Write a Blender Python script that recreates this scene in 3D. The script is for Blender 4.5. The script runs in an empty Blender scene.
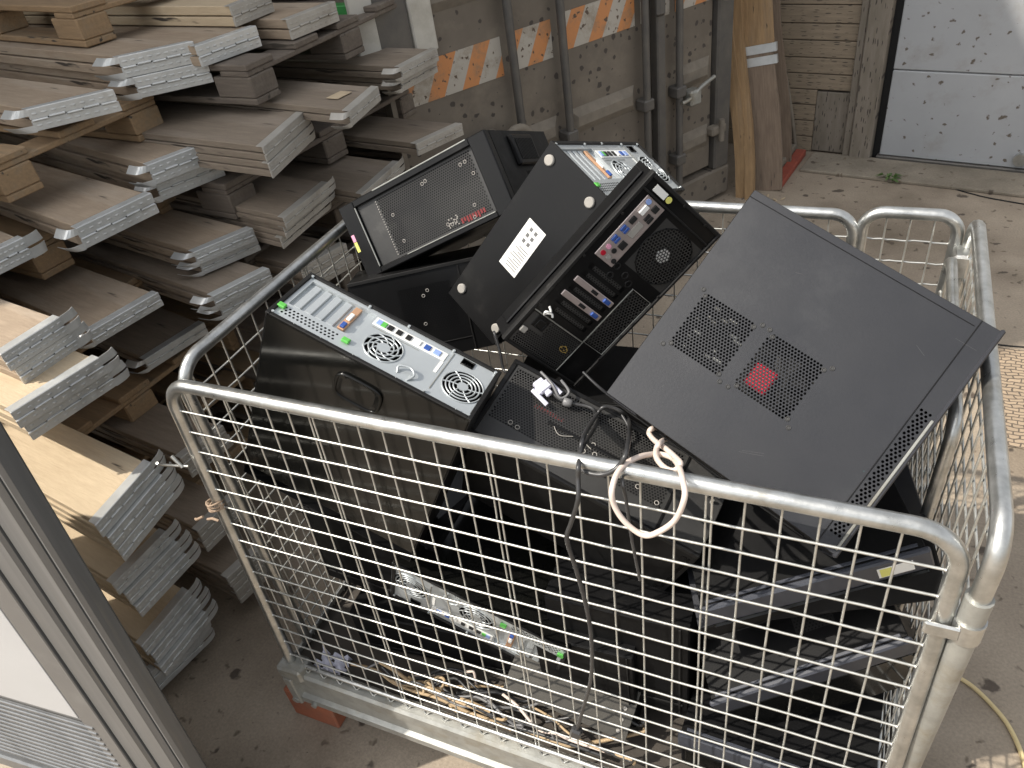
import bpy, math, random
from mathutils import Vector, Matrix
random.seed(7)
sc = bpy.context.scene
COL = sc.collection
R = math.radians

# ---------------------------------------------------------------- camera
FPX = 768.34
CAM = Vector((1.0507, -0.6798, 1.8231))
_yaw, _pit, _rol = -0.4995, 0.6512, -0.1646
_f = Vector((math.sin(_yaw)*math.cos(_pit), math.cos(_yaw)*math.cos(_pit), -math.sin(_pit)))
_r = Vector((math.cos(_yaw), -math.sin(_yaw), 0))
_u = _r.cross(_f)
_r2 = _r*math.cos(_rol) + _u*math.sin(_rol)
_u2 = -_r*math.sin(_rol) + _u*math.cos(_rol)
cd = bpy.data.cameras.new('camera'); cam = bpy.data.objects.new('camera', cd); COL.objects.link(cam)
cam.matrix_world = Matrix(((_r2.x, _u2.x, -_f.x, CAM.x), (_r2.y, _u2.y, -_f.y, CAM.y), (_r2.z, _u2.z, -_f.z, CAM.z), (0, 0, 0, 1)))
cd.sensor_width = 36; cd.lens = 36*FPX/1024; cd.clip_end = 500; cd.clip_start = 0.02
sc.camera = cam

# ---------------------------------------------------------------- light
SUN_AZ = Vector((-0.80, -0.60, 0)); SUN_EL = 52
w = bpy.data.worlds.new('World'); sc.world = w; w.use_nodes = True
nt = w.node_tree; nt.nodes.clear()
sky = nt.nodes.new('ShaderNodeTexSky'); sky.sky_type = 'NISHITA'; sky.sun_disc = False
sky.sun_elevation = R(SUN_EL); sky.sun_rotation = math.atan2(SUN_AZ.x, SUN_AZ.y)
sky.air_density = 1.3; sky.dust_density = 3.0; sky.ozone_density = 1.0
bg = nt.nodes.new('ShaderNodeBackground'); bg.inputs[1].default_value = 0.15
wo = nt.nodes.new('ShaderNodeOutputWorld')
hs = nt.nodes.new('ShaderNodeHueSaturation'); hs.inputs['Saturation'].default_value = 0.20; nt.links.new(sky.outputs[0], hs.inputs['Color']); nt.links.new(hs.outputs[0], bg.inputs[0]); nt.links.new(bg.outputs[0], wo.inputs[0])
sd = bpy.data.lights.new('sun', 'SUN'); sun = bpy.data.objects.new('sun', sd); COL.objects.link(sun)
sd.energy = 3.4; sd.angle = R(0.53); sd.color = (1.0, 0.93, 0.83)
dv = Vector((SUN_AZ.x*math.cos(R(SUN_EL)), SUN_AZ.y*math.cos(R(SUN_EL)), math.sin(R(SUN_EL))))
sun.rotation_euler = dv.to_track_quat('Z', 'Y').to_euler()
sun.location = (0, 0, 6)
sc.view_settings.view_transform = 'Standard'; sc.view_settings.look = 'None'
sc.view_settings.exposure = 0.75; sc.view_settings.gamma = 1.0; sc.view_settings.use_curve_mapping = False

# ---------------------------------------------------------------- helpers
def at(u, v, p, n):
    """point where the sight line of photo pixel (u,v) meets the plane (p,n)"""
    d = _r2*((u-512)/FPX) + _u2*(-(v-384)/FPX) + _f
    p = Vector(p); n = Vector(n)
    return CAM + d*((p-CAM).dot(n)/d.dot(n))
def aty(u, v, y): return at(u, v, (0, y, 0), (0, 1, 0))
def atz(u, v, z): return at(u, v, (0, 0, z), (0, 0, 1))

class MB:
    def __init__(s): s.v = []; s.f = []; s.sm = []
    def add(s, vs, fs, smooth=False):
        b = len(s.v); s.v += [tuple(x) for x in vs]
        for f in fs: s.f.append(tuple(b+i for i in f)); s.sm.append(smooth)
        return s
    def box(s, lo, hi, M=None):
        x0, y0, z0 = lo; x1, y1, z1 = hi
        vs = [Vector(q) for q in ((x0,y0,z0),(x1,y0,z0),(x1,y1,z0),(x0,y1,z0),(x0,y0,z1),(x1,y0,z1),(x1,y1,z1),(x0,y1,z1))]
        if M is not None: vs = [M @ q for q in vs]
        return s.add(vs, [(0,3,2,1),(4,5,6,7),(0,1,5,4),(1,2,6,5),(2,3,7,6),(3,0,4,7)])
    def bbox(s, lo, hi, b=0.003, M=None):
        """box with chamfered edges"""
        x0,y0,z0 = lo; x1,y1,z1 = hi
        b = min(b, (x1-x0)*.45, (y1-y0)*.45, (z1-z0)*.45)
        vs = []; idx = {}
        X = (x0, x1); Y = (y0, y1); Z = (z0, z1); sg = (1, -1)
        for i in (0,1):
            for j in (0,1):
                for k in (0,1):
                    for ax in range(3):
                        q = [X[i]+sg[i]*b, Y[j]+sg[j]*b, Z[k]+sg[k]*b]
                        q[ax] = (X[i], Y[j], Z[k])[ax]
                        idx[(i,j,k,ax)] = len(vs); vs.append(Vector(q))
        fs = []
        g = lambda i,j,k,a: idx[(i,j,k,a)]
        for i in (0,1):
            q = [g(i,0,0,0), g(i,1,0,0), g(i,1,1,0), g(i,0,1,0)]; fs.append(q if i else q[::-1])
            q = [g(0,i,0,1), g(0,i,1,1), g(1,i,1,1), g(1,i,0,1)]; fs.append(q if i else q[::-1])
            q = [g(0,0,i,2), g(1,0,i,2), g(1,1,i,2), g(0,1,i,2)]; fs.append(q if i else q[::-1])
        for a in (0,1):
            for c in (0,1):
                q = [g(a,c,0,0), g(a,c,0,1), g(a,c,1,1), g(a,c,1,0)]; fs.append(q)
                q = [g(a,0,c,0), g(a,0,c,2), g(a,1,c,2), g(a,1,c,0)]; fs.append(q)
                q = [g(0,a,c,1), g(0,a,c,2), g(1,a,c,2), g(1,a,c,1)]; fs.append(q)
        for i in (0,1):
            for j in (0,1):
                for k in (0,1): fs.append([g(i,j,k,0), g(i,j,k,1), g(i,j,k,2)])
        if M is not None: vs = [M @ q for q in vs]
        return s.add(vs, fs)
    def quad(s, a, b, c, d): return s.add([a,b,c,d], [(0,1,2,3)])
    def poly(s, pts): return s.add(pts, [tuple(range(len(pts)))])
    def tube(s, pts, r, n=8, closed=False, caps=True, smooth=True):
        pts = [Vector(p) for p in pts]; m = len(pts)
        rr = r if isinstance(r, (list, tuple)) else [r]*m
        T = []
        for i in range(m):
            a = pts[(i-1) % m] if (closed or i > 0) else pts[i]
            b = pts[(i+1) % m] if (closed or i < m-1) else pts[i]
            T.append((b-a).normalized())
        up = Vector((0, 0, 1)) if abs(T[0].z) < .9 else Vector((1, 0, 0))
        N = (up - T[0]*up.dot(T[0])).normalized()
        vs = []
        for i in range(m):
            N = (N - T[i]*N.dot(T[i]))
            N = N.normalized() if N.length > 1e-6 else T[i].orthogonal().normalized()
            B = T[i].cross(N)
            for k in range(n):
                a = 2*math.pi*k/n
                vs.append(pts[i] + (N*math.cos(a) + B*math.sin(a))*rr[i])
        fs = []
        for i in range(m if closed else m-1):
            j = (i+1) % m
            for k in range(n):
                l = (k+1) % n
                fs.append((i*n+k, j*n+k, j*n+l, i*n+l))
        s.add(vs, fs, smooth)
        if caps and not closed:
            s.add(vs[:n], [tuple(range(n))]); s.add(vs[-n:], [tuple(range(n-1, -1, -1))])
        return s
    def cyl(s, p0, p1, r, n=16, smooth=True): return s.tube([p0, p1], r, n, smooth=smooth)
    def disc(s, c, r, z, n=20): return s.poly([(c[0]+r*math.cos(2*math.pi*k/n), c[1]+r*math.sin(2*math.pi*k/n), z) for k in range(n)])
    def perf(s, x0, y0, x1, y1, z, pw, ph, r, f=None):
        """real perforated sheet: staggered hexagonal holes; f(x,y) False = leave solid"""
        nx = max(1, int(round((x1-x0)/pw))); ny = max(1, int(round((y1-y0)/ph)))
        pw = (x1-x0)/nx; ph = (y1-y0)/ny
        for j in range(ny):
            yc = y0+(j+.5)*ph; odd = j % 2
            xs = [x0+(i+.5)*pw for i in range(nx)] if not odd else [x0+(i+1)*pw for i in range(nx-1)]
            if odd:
                s.quad((x0, yc-ph/2, z), (x0+pw/2, yc-ph/2, z), (x0+pw/2, yc+ph/2, z), (x0, yc+ph/2, z))
                s.quad((x1-pw/2, yc-ph/2, z), (x1, yc-ph/2, z), (x1, yc+ph/2, z), (x1-pw/2, yc+ph/2, z))
            for xc in xs:
                if f and not f(xc, yc):
                    s.quad((xc-pw/2, yc-ph/2, z), (xc+pw/2, yc-ph/2, z), (xc+pw/2, yc+ph/2, z), (xc-pw/2, yc+ph/2, z)); continue
                inn = [(xc+r*math.cos(k*math.pi/3), yc+r*math.sin(k*math.pi/3), z) for k in range(6)]
                out = [(xc+pw/2, yc, z), (xc+pw/2, yc+ph/2, z), (xc-pw/2, yc+ph/2, z), (xc-pw/2, yc, z), (xc-pw/2, yc-ph/2, z), (xc+pw/2, yc-ph/2, z)]
                s.add(inn+out, [(k, k+6, (k+1) % 6+6, (k+1) % 6) for k in range(6)])
        return s
    def circ(s, cx, cy, h, r, z, n=24):
        """square tile (half size h) with a round hole r"""
        inn = []; out = []
        for k in range(n):
            a = 2*math.pi*k/n + math.pi/4; c, q = math.cos(a), math.sin(a); m = h/max(abs(c), abs(q))
            inn.append((cx+r*c, cy+r*q, z)); out.append((cx+m*c, cy+m*q, z))
        return s.add(inn+out, [(k, k+n, (k+1) % n+n, (k+1) % n) for k in range(n)])
    def plate(s, x0, y0, x1, y1, z, holes=()):
        """flat sheet with rectangular gaps"""
        xs = sorted({x0, x1, *[h[0] for h in holes], *[h[2] for h in holes]}); ys = sorted({y0, y1, *[h[1] for h in holes], *[h[3] for h in holes]})
        for i in range(len(xs)-1):
            for j in range(len(ys)-1):
                cx = (xs[i]+xs[i+1])/2; cy = (ys[j]+ys[j+1])/2
                if any(h[0] < cx < h[2] and h[1] < cy < h[3] for h in holes): continue
                s.quad((xs[i], ys[j], z), (xs[i+1], ys[j], z), (xs[i+1], ys[j+1], z), (xs[i], ys[j+1], z))
        return s
    def xf(s, M, start=0):
        for i in range(start, len(s.v)): s.v[i] = tuple(M @ Vector(s.v[i]))
        return s
    def build(s, name, mat, parent=None):
        me = bpy.data.meshes.new(name); me.from_pydata(s.v, [], s.f); me.update()
        for p, q in zip(me.polygons, s.sm): p.use_smooth = q
        me.materials.append(mat)
        o = bpy.data.objects.new(name, me); COL.objects.link(o)
        if parent is not None: o.parent = parent
        return o

def tag(o, label, cat, group=None, kind=None):
    if label: o['label'] = label
    if cat: o['category'] = cat
    if group: o['group'] = group
    if kind: o['kind'] = kind
    return o
def thing(name, label, cat, M=None, group=None):
    o = bpy.data.objects.new(name, None); COL.objects.link(o); o.empty_display_size = .05
    if M is not None: o.matrix_world = M
    return tag(o, label, cat, group)
def frame(o, x, y, z):
    x, y, z = Vector(x), Vector(y), Vector(z)
    return Matrix(((x.x, y.x, z.x, o[0]), (x.y, y.y, z.y, o[1]), (x.z, y.z, z.z, o[2]), (0, 0, 0, 1)))
def frame_ang(o, deg):
    a = R(deg); return frame(o, (math.cos(a), math.sin(a), 0), (-math.sin(a), math.cos(a), 0), (0, 0, 1))
def copy_tree(o, parent=None):
    c = o.copy(); COL.objects.link(c)
    if parent is not None: c.parent = parent
    for ch in list(o.children): copy_tree(ch, c)
    return c
def spline(P, k=8, closed=False):
    P = [Vector(p) for p in P]; n = len(P); out = []
    for i in range(n if closed else n-1):
        p0 = P[(i-1) % n] if (closed or i > 0) else P[i]; p1 = P[i]; p2 = P[(i+1) % n]
        p3 = P[(i+2) % n] if (closed or i+2 < n) else P[(i+1) % n]
        for j in range(k):
            t = j/k
            out.append(.5*((2*p1)+(-p0+p2)*t+(2*p0-5*p1+4*p2-p3)*t*t+(-p0+3*p1-3*p2+p3)*t**3))
    if not closed: out.append(P[-1])
    return out

# ---------------------------------------------------------------- materials
def mat(name, c1, c2=None, rough=.6, metal=0.0, scale=8, detail=6, bump=0.0, bscale=None, spots=None, spot_scale=6, spot_amt=.58, rough2=None,
        stretch=None, bdist=.004, dust=None, dust_amt=.5, dust_scale=3, spec=.5, extra=None, coat=0):
    m = bpy.data.materials.new(name); m.use_nodes = True; t = m.node_tree; N = t.nodes; L = t.links
    b = N['Principled BSDF']; b.inputs['Metallic'].default_value = metal; b.inputs['Roughness'].default_value = rough
    b.inputs['Specular IOR Level'].default_value = spec
    if coat: b.inputs['Coat Weight'].default_value = coat; b.inputs['Coat Roughness'].default_value = .15
    tc = N.new('ShaderNodeTexCoord'); mp = N.new('ShaderNodeMapping'); L.new(tc.outputs['Object'], mp.inputs[0])
    if stretch: mp.inputs['Scale'].default_value = stretch
    def noise(sc_, det=detail, rgh=.6):
        n = N.new('ShaderNodeTexNoise'); n.inputs['Scale'].default_value = sc_; n.inputs['Detail'].default_value = det; n.inputs['Roughness'].default_value = rgh
        L.new(mp.outputs[0], n.inputs['Vector']); return n
    def ramp(src, a, bb):
        r = N.new('ShaderNodeMapRange'); r.inputs[1].default_value = a; r.inputs[2].default_value = bb; L.new(src, r.inputs[0]); r.clamp = True; return r.outputs[0]
    def mix(fac, A, B):
        x = N.new('ShaderNodeMix'); x.data_type = 'RGBA'; L.new(fac, x.inputs[0])
        for s_, v in ((6, A), (7, B)):
            if isinstance(v, tuple): x.inputs[s_].default_value = (*v, 1)
            else: L.new(v, x.inputs[s_])
        return x.outputs[2]
    c2 = c2 or c1
    n1 = noise(scale); col = mix(ramp(n1.outputs[0], .3, .7), c1, c2)
    if dust:
        n2 = noise(dust_scale, 8, .7); fac = ramp(n2.outputs[0], dust_amt, dust_amt+.25); col = mix(fac, col, dust)
    if spots:
        n3 = noise(spot_scale, 3, .5); fac = ramp(n3.outputs[0], spot_amt, spot_amt+.04); col = mix(fac, col, spots)
    L.new(col, b.inputs['Base Color'])
    if rough2 is not None:
        n4 = noise(scale*1.7); rr = N.new('ShaderNodeMapRange'); rr.inputs[1].default_value = .3; rr.inputs[2].default_value = .7
        rr.inputs[3].default_value = rough; rr.inputs[4].default_value = rough2; L.new(n4.outputs[0], rr.inputs[0]); L.new(rr.outputs[0], b.inputs['Roughness'])
    if bump:
        n5 = noise(bscale or scale*4); bp = N.new('ShaderNodeBump'); bp.inputs['Strength'].default_value = bump; bp.inputs['Distance'].default_value = bdist
        L.new(n5.outputs[0], bp.inputs['Height']); L.new(bp.outputs[0], b.inputs['Normal'])
    if extra: extra(m, N, L, b, mp, noise, ramp, mix, col)
    return m

def ground_extra(m, N, L, b, mp, noise, ramp, mix, col):
    v = N.new('ShaderNodeTexVoronoi'); v.voronoi_dimensions = '2D'; v.inputs['Scale'].default_value = 7; v.inputs['Randomness'].default_value = 1
    nz = noise(9, 4); ad = N.new('ShaderNodeMixRGB'); ad.blend_type = 'ADD'; ad.inputs[0].default_value = .12
    L.new(mp.outputs[0], ad.inputs[1]); L.new(nz.outputs[1], ad.inputs[2]); L.new(ad.outputs[0], v.inputs['Vector'])
    sep = N.new('ShaderNodeSeparateColor'); L.new(v.outputs['Color'], sep.inputs[0])
    mr = N.new('ShaderNodeMapRange'); mr.inputs[1].default_value = .3; mr.inputs[2].default_value = 1; mr.inputs[3].default_value = 0; mr.inputs[4].default_value = .17; L.new(sep.outputs[0], mr.inputs[0])
    lt = N.new('ShaderNodeMath'); lt.operation = 'SUBTRACT'; L.new(mr.outputs[0], lt.inputs[0]); L.new(v.outputs['Distance'], lt.inputs[1])
    st = ramp(lt.outputs[0], 0, .05)
    c3 = mix(st, col, (.085, .066, .05))
    v2 = N.new('ShaderNodeTexVoronoi'); v2.voronoi_dimensions = '2D'; v2.inputs['Scale'].default_value = 19; L.new(ad.outputs[0], v2.inputs['Vector'])
    s2 = N.new('ShaderNodeSeparateColor'); L.new(v2.outputs['Color'], s2.inputs[0])
    m2 = N.new('ShaderNodeMapRange'); m2.inputs[1].default_value = .45; m2.inputs[2].default_value = 1; m2.inputs[4].default_value = .24; L.new(s2.outputs[1], m2.inputs[0])
    l2 = N.new('ShaderNodeMath'); l2.operation = 'SUBTRACT'; L.new(m2.outputs[0], l2.inputs[0]); L.new(v2.outputs['Distance'], l2.inputs[1])
    c3 = mix(ramp(l2.outputs[0], 0, .12), c3, (.14, .11, .08))
    big = noise(1.1, 5); c4n = N.new('ShaderNodeMixRGB'); c4n.blend_type = 'MULTIPLY'; L.new(c3, c4n.inputs[1]); c4n.inputs[2].default_value = (.55, .53, .5, 1)
    L.new(ramp(big.outputs[0], .48, .68), c4n.inputs[0]); L.new(c4n.outputs[0], b.inputs['Base Color'])
    fine = noise(140, 3)
    cc = N.new('ShaderNodeMixRGB'); cc.blend_type = 'OVERLAY'; cc.inputs[0].default_value = .35; L.new(c4n.outputs[0], cc.inputs[1]); L.new(fine.outputs[0], cc.inputs[2]); L.new(cc.outputs[0], b.inputs['Base Color'])
M = {}
M['ground'] = mat('concrete', (.33, .275, .21), (.245, .20, .152), rough=.85, rough2=.6, scale=3, bump=.5, bscale=45, extra=ground_extra)
M['galv'] = mat('galvanised_tube', (.58, .585, .57), (.36, .365, .35), rough=.26, rough2=.42, metal=.92, scale=30, dust=(.30, .27, .22), dust_amt=.56, dust_scale=14, bump=.1)
M['galv_dark'] = mat('galvanised_dull', (.40, .40, .37), (.28, .28, .26), rough=.5, metal=.6, scale=25, bump=.15, dust=(.25, .22, .16), dust_amt=.5, dust_scale=9)
M['wire'] = mat('zinc_wire', (.60, .60, .57), (.42, .42, .39), rough=.36, metal=.75, scale=40)
M['hinge'] = mat('zinc_hinge', (.60, .61, .60), (.45, .46, .45), rough=.36, rough2=.5, metal=.5, scale=12, bump=.1, bscale=90, bdist=.0004, dust=(.33, .31, .28), dust_amt=.60, dust_scale=9)
M['hinge_dusty'] = mat('zinc_hinge_dusty', (.44, .42, .38), (.34, .32, .285), rough=.55, metal=.35, scale=12, bdist=.0005, bump=.15, bscale=80, dust=(.25, .22, .18), dust_amt=.56, dust_scale=10)
def wood(name, a, b_, dust, da=.5, spots=(.05, .04, .03)):
    return mat(name, a, b_, rough=.85, scale=16, stretch=(6, .8, 6), detail=8, bump=.35, bscale=30, dust=dust, dust_amt=da, dust_scale=2.2, spots=spots, spot_scale=5.5, spot_amt=.655)
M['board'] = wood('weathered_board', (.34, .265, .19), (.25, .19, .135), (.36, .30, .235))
M['board_pale'] = wood('pale_board', (.50, .40, .27), (.42, .33, .22), (.40, .34, .26), .55)  # paler board copy; puts the sunlight of the piles called sunlit into their colour
M['board_dark'] = wood('dark_board', (.23, .185, .14), (.17, .135, .10), (.27, .225, .18))  # rear stack's darker wood; piles called shaded have their shade in this colour
M['pallet'] = wood('pallet_wood', (.30, .20, .11), (.22, .15, .085), (.21, .17, .12))
M['pallet_dark'] = wood('pallet_wood_grey', (.14, .115, .09), (.10, .08, .065), (.18, .155, .125))
M['plank'] = mat('orange_plank', (.34, .22, .11), (.22, .14, .07), rough=.8, scale=14, stretch=(5, 5, .7), bump=.4, bscale=25, dust=(.25, .19, .13), dust_amt=.5, dust_scale=2, spots=(.07, .05, .03), spot_scale=12, spot_amt=.66)
M['plank_grey'] = mat('grey_plank', (.24, .18, .13), (.15, .11, .08), rough=.85, scale=14, stretch=(7, 7, .6), bump=.5, bscale=25, spots=(.06, .05, .04), spot_scale=12, spot_amt=.68)
M['black'] = mat('black_paint', (.006, .006, .0065), (.009, .009, .009), rough=.28, rough2=.42, spec=.22, scale=6, dust=(.022, .021, .020), dust_amt=.58, dust_scale=11, bump=.03)
M['gloss'] = mat('gloss_black', (.004, .004, .004), (.006, .006, .005), rough=.10, rough2=.2, spec=.28, scale=5, dust=(.012, .011, .010), dust_amt=.62, dust_scale=9)
M['mesh'] = mat('mesh_black', (.030, .030, .030), (.045, .044, .042), rough=.45, scale=14, spec=.4, dust=(.07, .068, .064), dust_amt=.58, dust_scale=20)
M['blackdust'] = mat('dusty_black', (.010, .010, .010), (.017, .0165, .016), rough=.5, rough2=.65, spec=.2, scale=12, dust=(.06, .058, .054), dust_amt=.60, dust_scale=26, bump=.1)
M['charcoal'] = mat('charcoal_paint', (.0145, .0155, .019), (.019, .020, .0235), rough=.40, rough2=.58, spec=.4, scale=5, dust=(.032, .033, .036), dust_amt=.56, dust_scale=5, bump=.05, bscale=200, spots=(.06, .16, .165), spot_scale=55, spot_amt=.80)
M['charcoal2'] = mat('charcoal_bezel', (.016, .017, .021), (.02, .021, .026), rough=.45, scale=8)
M['deep'] = mat('deep_black', (.004, .004, .0045), (.007, .007, .007), rough=.45, rough2=.6, spec=.14, scale=6, dust=(.016, .015, .014), dust_amt=.58, dust_scale=9)
M['bezel'] = mat('grey_bezel', (.034, .037, .048), (.042, .046, .058), rough=.45, scale=8)
M['void'] = mat('dark_inside', (.006, .006, .006), rough=.8)
M['steel'] = mat('chassis_steel', (.52, .55, .56), (.44, .47, .48), rough=.33, rough2=.42, metal=.5, scale=6, bump=.02)
M['steel_dull'] = mat('chassis_steel_dull', (.35, .36, .34), (.22, .22, .20), rough=.5, metal=.5, scale=9, dust=(.2, .18, .14), dust_amt=.5, dust_scale=6)
M['steel_warm'] = mat('io_shield', (.55, .47, .44), (.45, .38, .36), rough=.35, metal=.5, scale=10)
M['green'] = mat('green_latch', (.10, .42, .07), rough=.4)
M['blue'] = mat('blue_port', (.03, .08, .30), rough=.4)
M['violet'] = mat('pale_blue_port', (.25, .35, .65), rough=.4)
M['red'] = mat('red_plastic', (.42, .012, .03), rough=.35)
M['redprint'] = mat('dark_red_print', (.16, .015, .015), rough=.5)
M['gold'] = mat('gold_print', (.35, .24, .06), rough=.5)
M['white'] = mat('white_label', (.75, .75, .72), (.66, .66, .64), rough=.6, scale=30)
M['label_ink'] = mat('grey_ink', (.12, .12, .12), rough=.7)
M['yellow'] = mat('yellow_sticker', (.62, .60, .16), rough=.5)
M['pinks'] = mat('pink_sticker', (.65, .30, .42), rough=.5)
M['foot'] = mat('grey_rubber', (.33, .31, .28), (.26, .25, .23), rough=.8, scale=30)
M['copper'] = mat('copper_bracket', (.55, .33, .20), rough=.4, metal=.4)
M['cream'] = mat('cream_cable', (.62, .52, .46), (.55, .46, .40), rough=.5, scale=10)
M['vga'] = mat('lilac_plug', (.62, .62, .72), rough=.5)
M['cable'] = mat('black_cable', (.02, .02, .022), (.04, .04, .04), rough=.38, scale=20)
M['cable_grey'] = mat('grey_cable', (.12, .12, .125), (.18, .18, .18), rough=.45, scale=14)
M['tan'] = mat('tan_cable', (.42, .30, .17), (.30, .22, .13), rough=.6, scale=20)
M['yellowcable'] = mat('yellow_cable', (.62, .50, .26), (.55, .44, .24), rough=.5, scale=12)
def flat_xz(N, L, src):
    a = N.new('ShaderNodeSeparateXYZ'); c = N.new('ShaderNodeCombineXYZ'); L.new(src, a.inputs[0]); L.new(a.outputs[0], c.inputs[0]); L.new(a.outputs[2], c.inputs[1]); return c.outputs[0]
def cont_extra(m, N, L, b, mp, noise, ramp, mix, col):
    v = N.new('ShaderNodeTexVoronoi'); v.voronoi_dimensions = '2D'; v.inputs['Scale'].default_value = 22
    nz = noise(25, 3); ad = N.new('ShaderNodeMixRGB'); ad.blend_type = 'ADD'; ad.inputs[0].default_value = .03
    L.new(mp.outputs[0], ad.inputs[1]); L.new(nz.outputs[1], ad.inputs[2]); L.new(flat_xz(N, L, ad.outputs[0]), v.inputs['Vector'])
    sep = N.new('ShaderNodeSeparateColor'); L.new(v.outputs['Color'], sep.inputs[0])
    mr = N.new('ShaderNodeMapRange'); mr.inputs[1].default_value = .35; mr.inputs[2].default_value = 1; mr.inputs[4].default_value = .30; L.new(sep.outputs[0], mr.inputs[0])
    lt = N.new('ShaderNodeMath'); lt.operation = 'SUBTRACT'; L.new(mr.outputs[0], lt.inputs[0]); L.new(v.outputs['Distance'], lt.inputs[1])
    L.new(mix(ramp(lt.outputs[0], 0, .06), col, (.055, .045, .038)), b.inputs['Base Color'])
M['container'] = mat('container_paint', (.17, .145, .115), (.12, .10, .078), rough=.7, scale=4, dust=(.23, .195, .15), dust_amt=.5, dust_scale=3, bump=.25, bscale=20, extra=cont_extra)
M['cont_rib'] = mat('container_paint_dusty', (.22, .19, .15), (.15, .13, .105), rough=.8, scale=18, bump=.3)
M['cont_steel'] = mat('container_bar', (.09, .085, .08), (.13, .12, .105), rough=.55, metal=.3, scale=14, bump=.2)
def tape_extra(m, N, L, b, mp, noise, ramp, mix, col):
    sx = N.new('ShaderNodeSeparateXYZ'); L.new(mp.outputs[0], sx.inputs[0])
    a = N.new('ShaderNodeMath'); a.operation = 'MULTIPLY_ADD'; L.new(sx.outputs[2], a.inputs[0]); a.inputs[1].default_value = -.55; L.new(sx.outputs[0], a.inputs[2])
    d = N.new('ShaderNodeMath'); d.operation = 'DIVIDE'; L.new(a.outputs[0], d.inputs[0]); d.inputs[1].default_value = .155
    fr = N.new('ShaderNodeMath'); fr.operation = 'FRACT'; L.new(d.outputs[0], fr.inputs[0])
    g = N.new('ShaderNodeMath'); g.operation = 'GREATER_THAN'; L.new(fr.outputs[0], g.inputs[0]); g.inputs[1].default_value = .48
    base = mix(g.outputs[0], (.50, .21, .075), (.40, .37, .32)); n0 = noise(7, 7, .75); base = mix(ramp(n0.outputs[0], .50, .72), base, (.20, .16, .11))
    n = noise(38, 3, .5); L.new(mix(ramp(n.outputs[0], .62, .66), base, (.09, .06, .04)), b.inputs['Base Color'])
M['tape'] = mat('warning_tape', (.5, .2, .05), rough=.5, extra=tape_extra)
M['barn'] = mat('shed_boards', (.30, .24, .17), (.20, .16, .115), rough=.85, scale=10, stretch=(.8, 5, 6), bump=.3, bscale=20, extra=cont_extra)
M['post'] = mat('grey_post', (.22, .19, .155), (.15, .13, .10), rough=.8, scale=9, stretch=(4, 4, .7), bump=.3, extra=cont_extra)
def door_extra(m, N, L, b, mp, noise, ramp, mix, col):
    v = N.new('ShaderNodeTexVoronoi'); v.voronoi_dimensions = '2D'; v.inputs['Scale'].default_value = 17
    nz = noise(22, 3); ad = N.new('ShaderNodeMixRGB'); ad.blend_type = 'ADD'; ad.inputs[0].default_value = .06
    L.new(mp.outputs[0], ad.inputs[1]); L.new(nz.outputs[1], ad.inputs[2]); L.new(flat_xz(N, L, ad.outputs[0]), v.inputs['Vector'])
    sep = N.new('ShaderNodeSeparateColor'); L.new(v.outputs['Color'], sep.inputs[0])
    mr = N.new('ShaderNodeMapRange'); mr.inputs[1].default_value = .3; mr.inputs[2].default_value = 1; mr.inputs[4].default_value = .20; L.new(sep.outputs[0], mr.inputs[0])
    lt = N.new('ShaderNodeMath'); lt.operation = 'SUBTRACT'; L.new(mr.outputs[0], lt.inputs[0]); L.new(v.outputs['Distance'], lt.inputs[1])
    L.new(mix(ramp(lt.outputs[0], 0, .07), col, (.11, .09, .07)), b.inputs['Base Color'])
M['door'] = mat('garage_door', (.36, .37, .38), (.32, .33, .34), rough=.5, scale=3, dust=(.27, .26, .24), dust_amt=.55, dust_scale=5, extra=door_extra)
M['brick'] = mat('red_brick', (.32, .07, .04), (.24, .06, .04), rough=.85, scale=20, bump=.4)
M['redblock'] = mat('rusty_red_block', (.33, .105, .05), (.20, .07, .04), rough=.85, scale=18, dust=(.24, .17, .115), dust_amt=.50, dust_scale=9, bump=.4)
M['alu'] = mat('aluminium_profile', (.20, .205, .21), (.13, .135, .14), rough=.38, metal=.55, scale=3, stretch=(10, .35, 10), dust=(.23, .225, .21), dust_amt=.55, dust_scale=6)
M['alu_panel'] = mat('grey_sheet', (.135, .13, .122), (.115, .11, .105), rough=.5, scale=6, dust=(.17, .165, .155), dust_amt=.55, dust_scale=7)
M['pane'] = mat('milky_pane', (.42, .425, .43), (.38, .385, .39), rough=.3, scale=3)
M['leaf'] = mat('weed_leaf', (.07, .13, .03), (.05, .09, .02), rough=.6, scale=20)
M['kerb'] = mat('old_concrete', (.26, .225, .175), (.18, .155, .12), rough=.85, scale=7, bump=.4, extra=ground_extra)
M['paint_white'] = mat('chalky_white_paint', (.50, .48, .42), (.42, .40, .36), rough=.7, scale=9, dust=(.28, .25, .2), dust_amt=.55)
M['paint_green'] = mat('green_paint', (.05, .28, .07), (.04, .2, .05), rough=.6)
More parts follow.
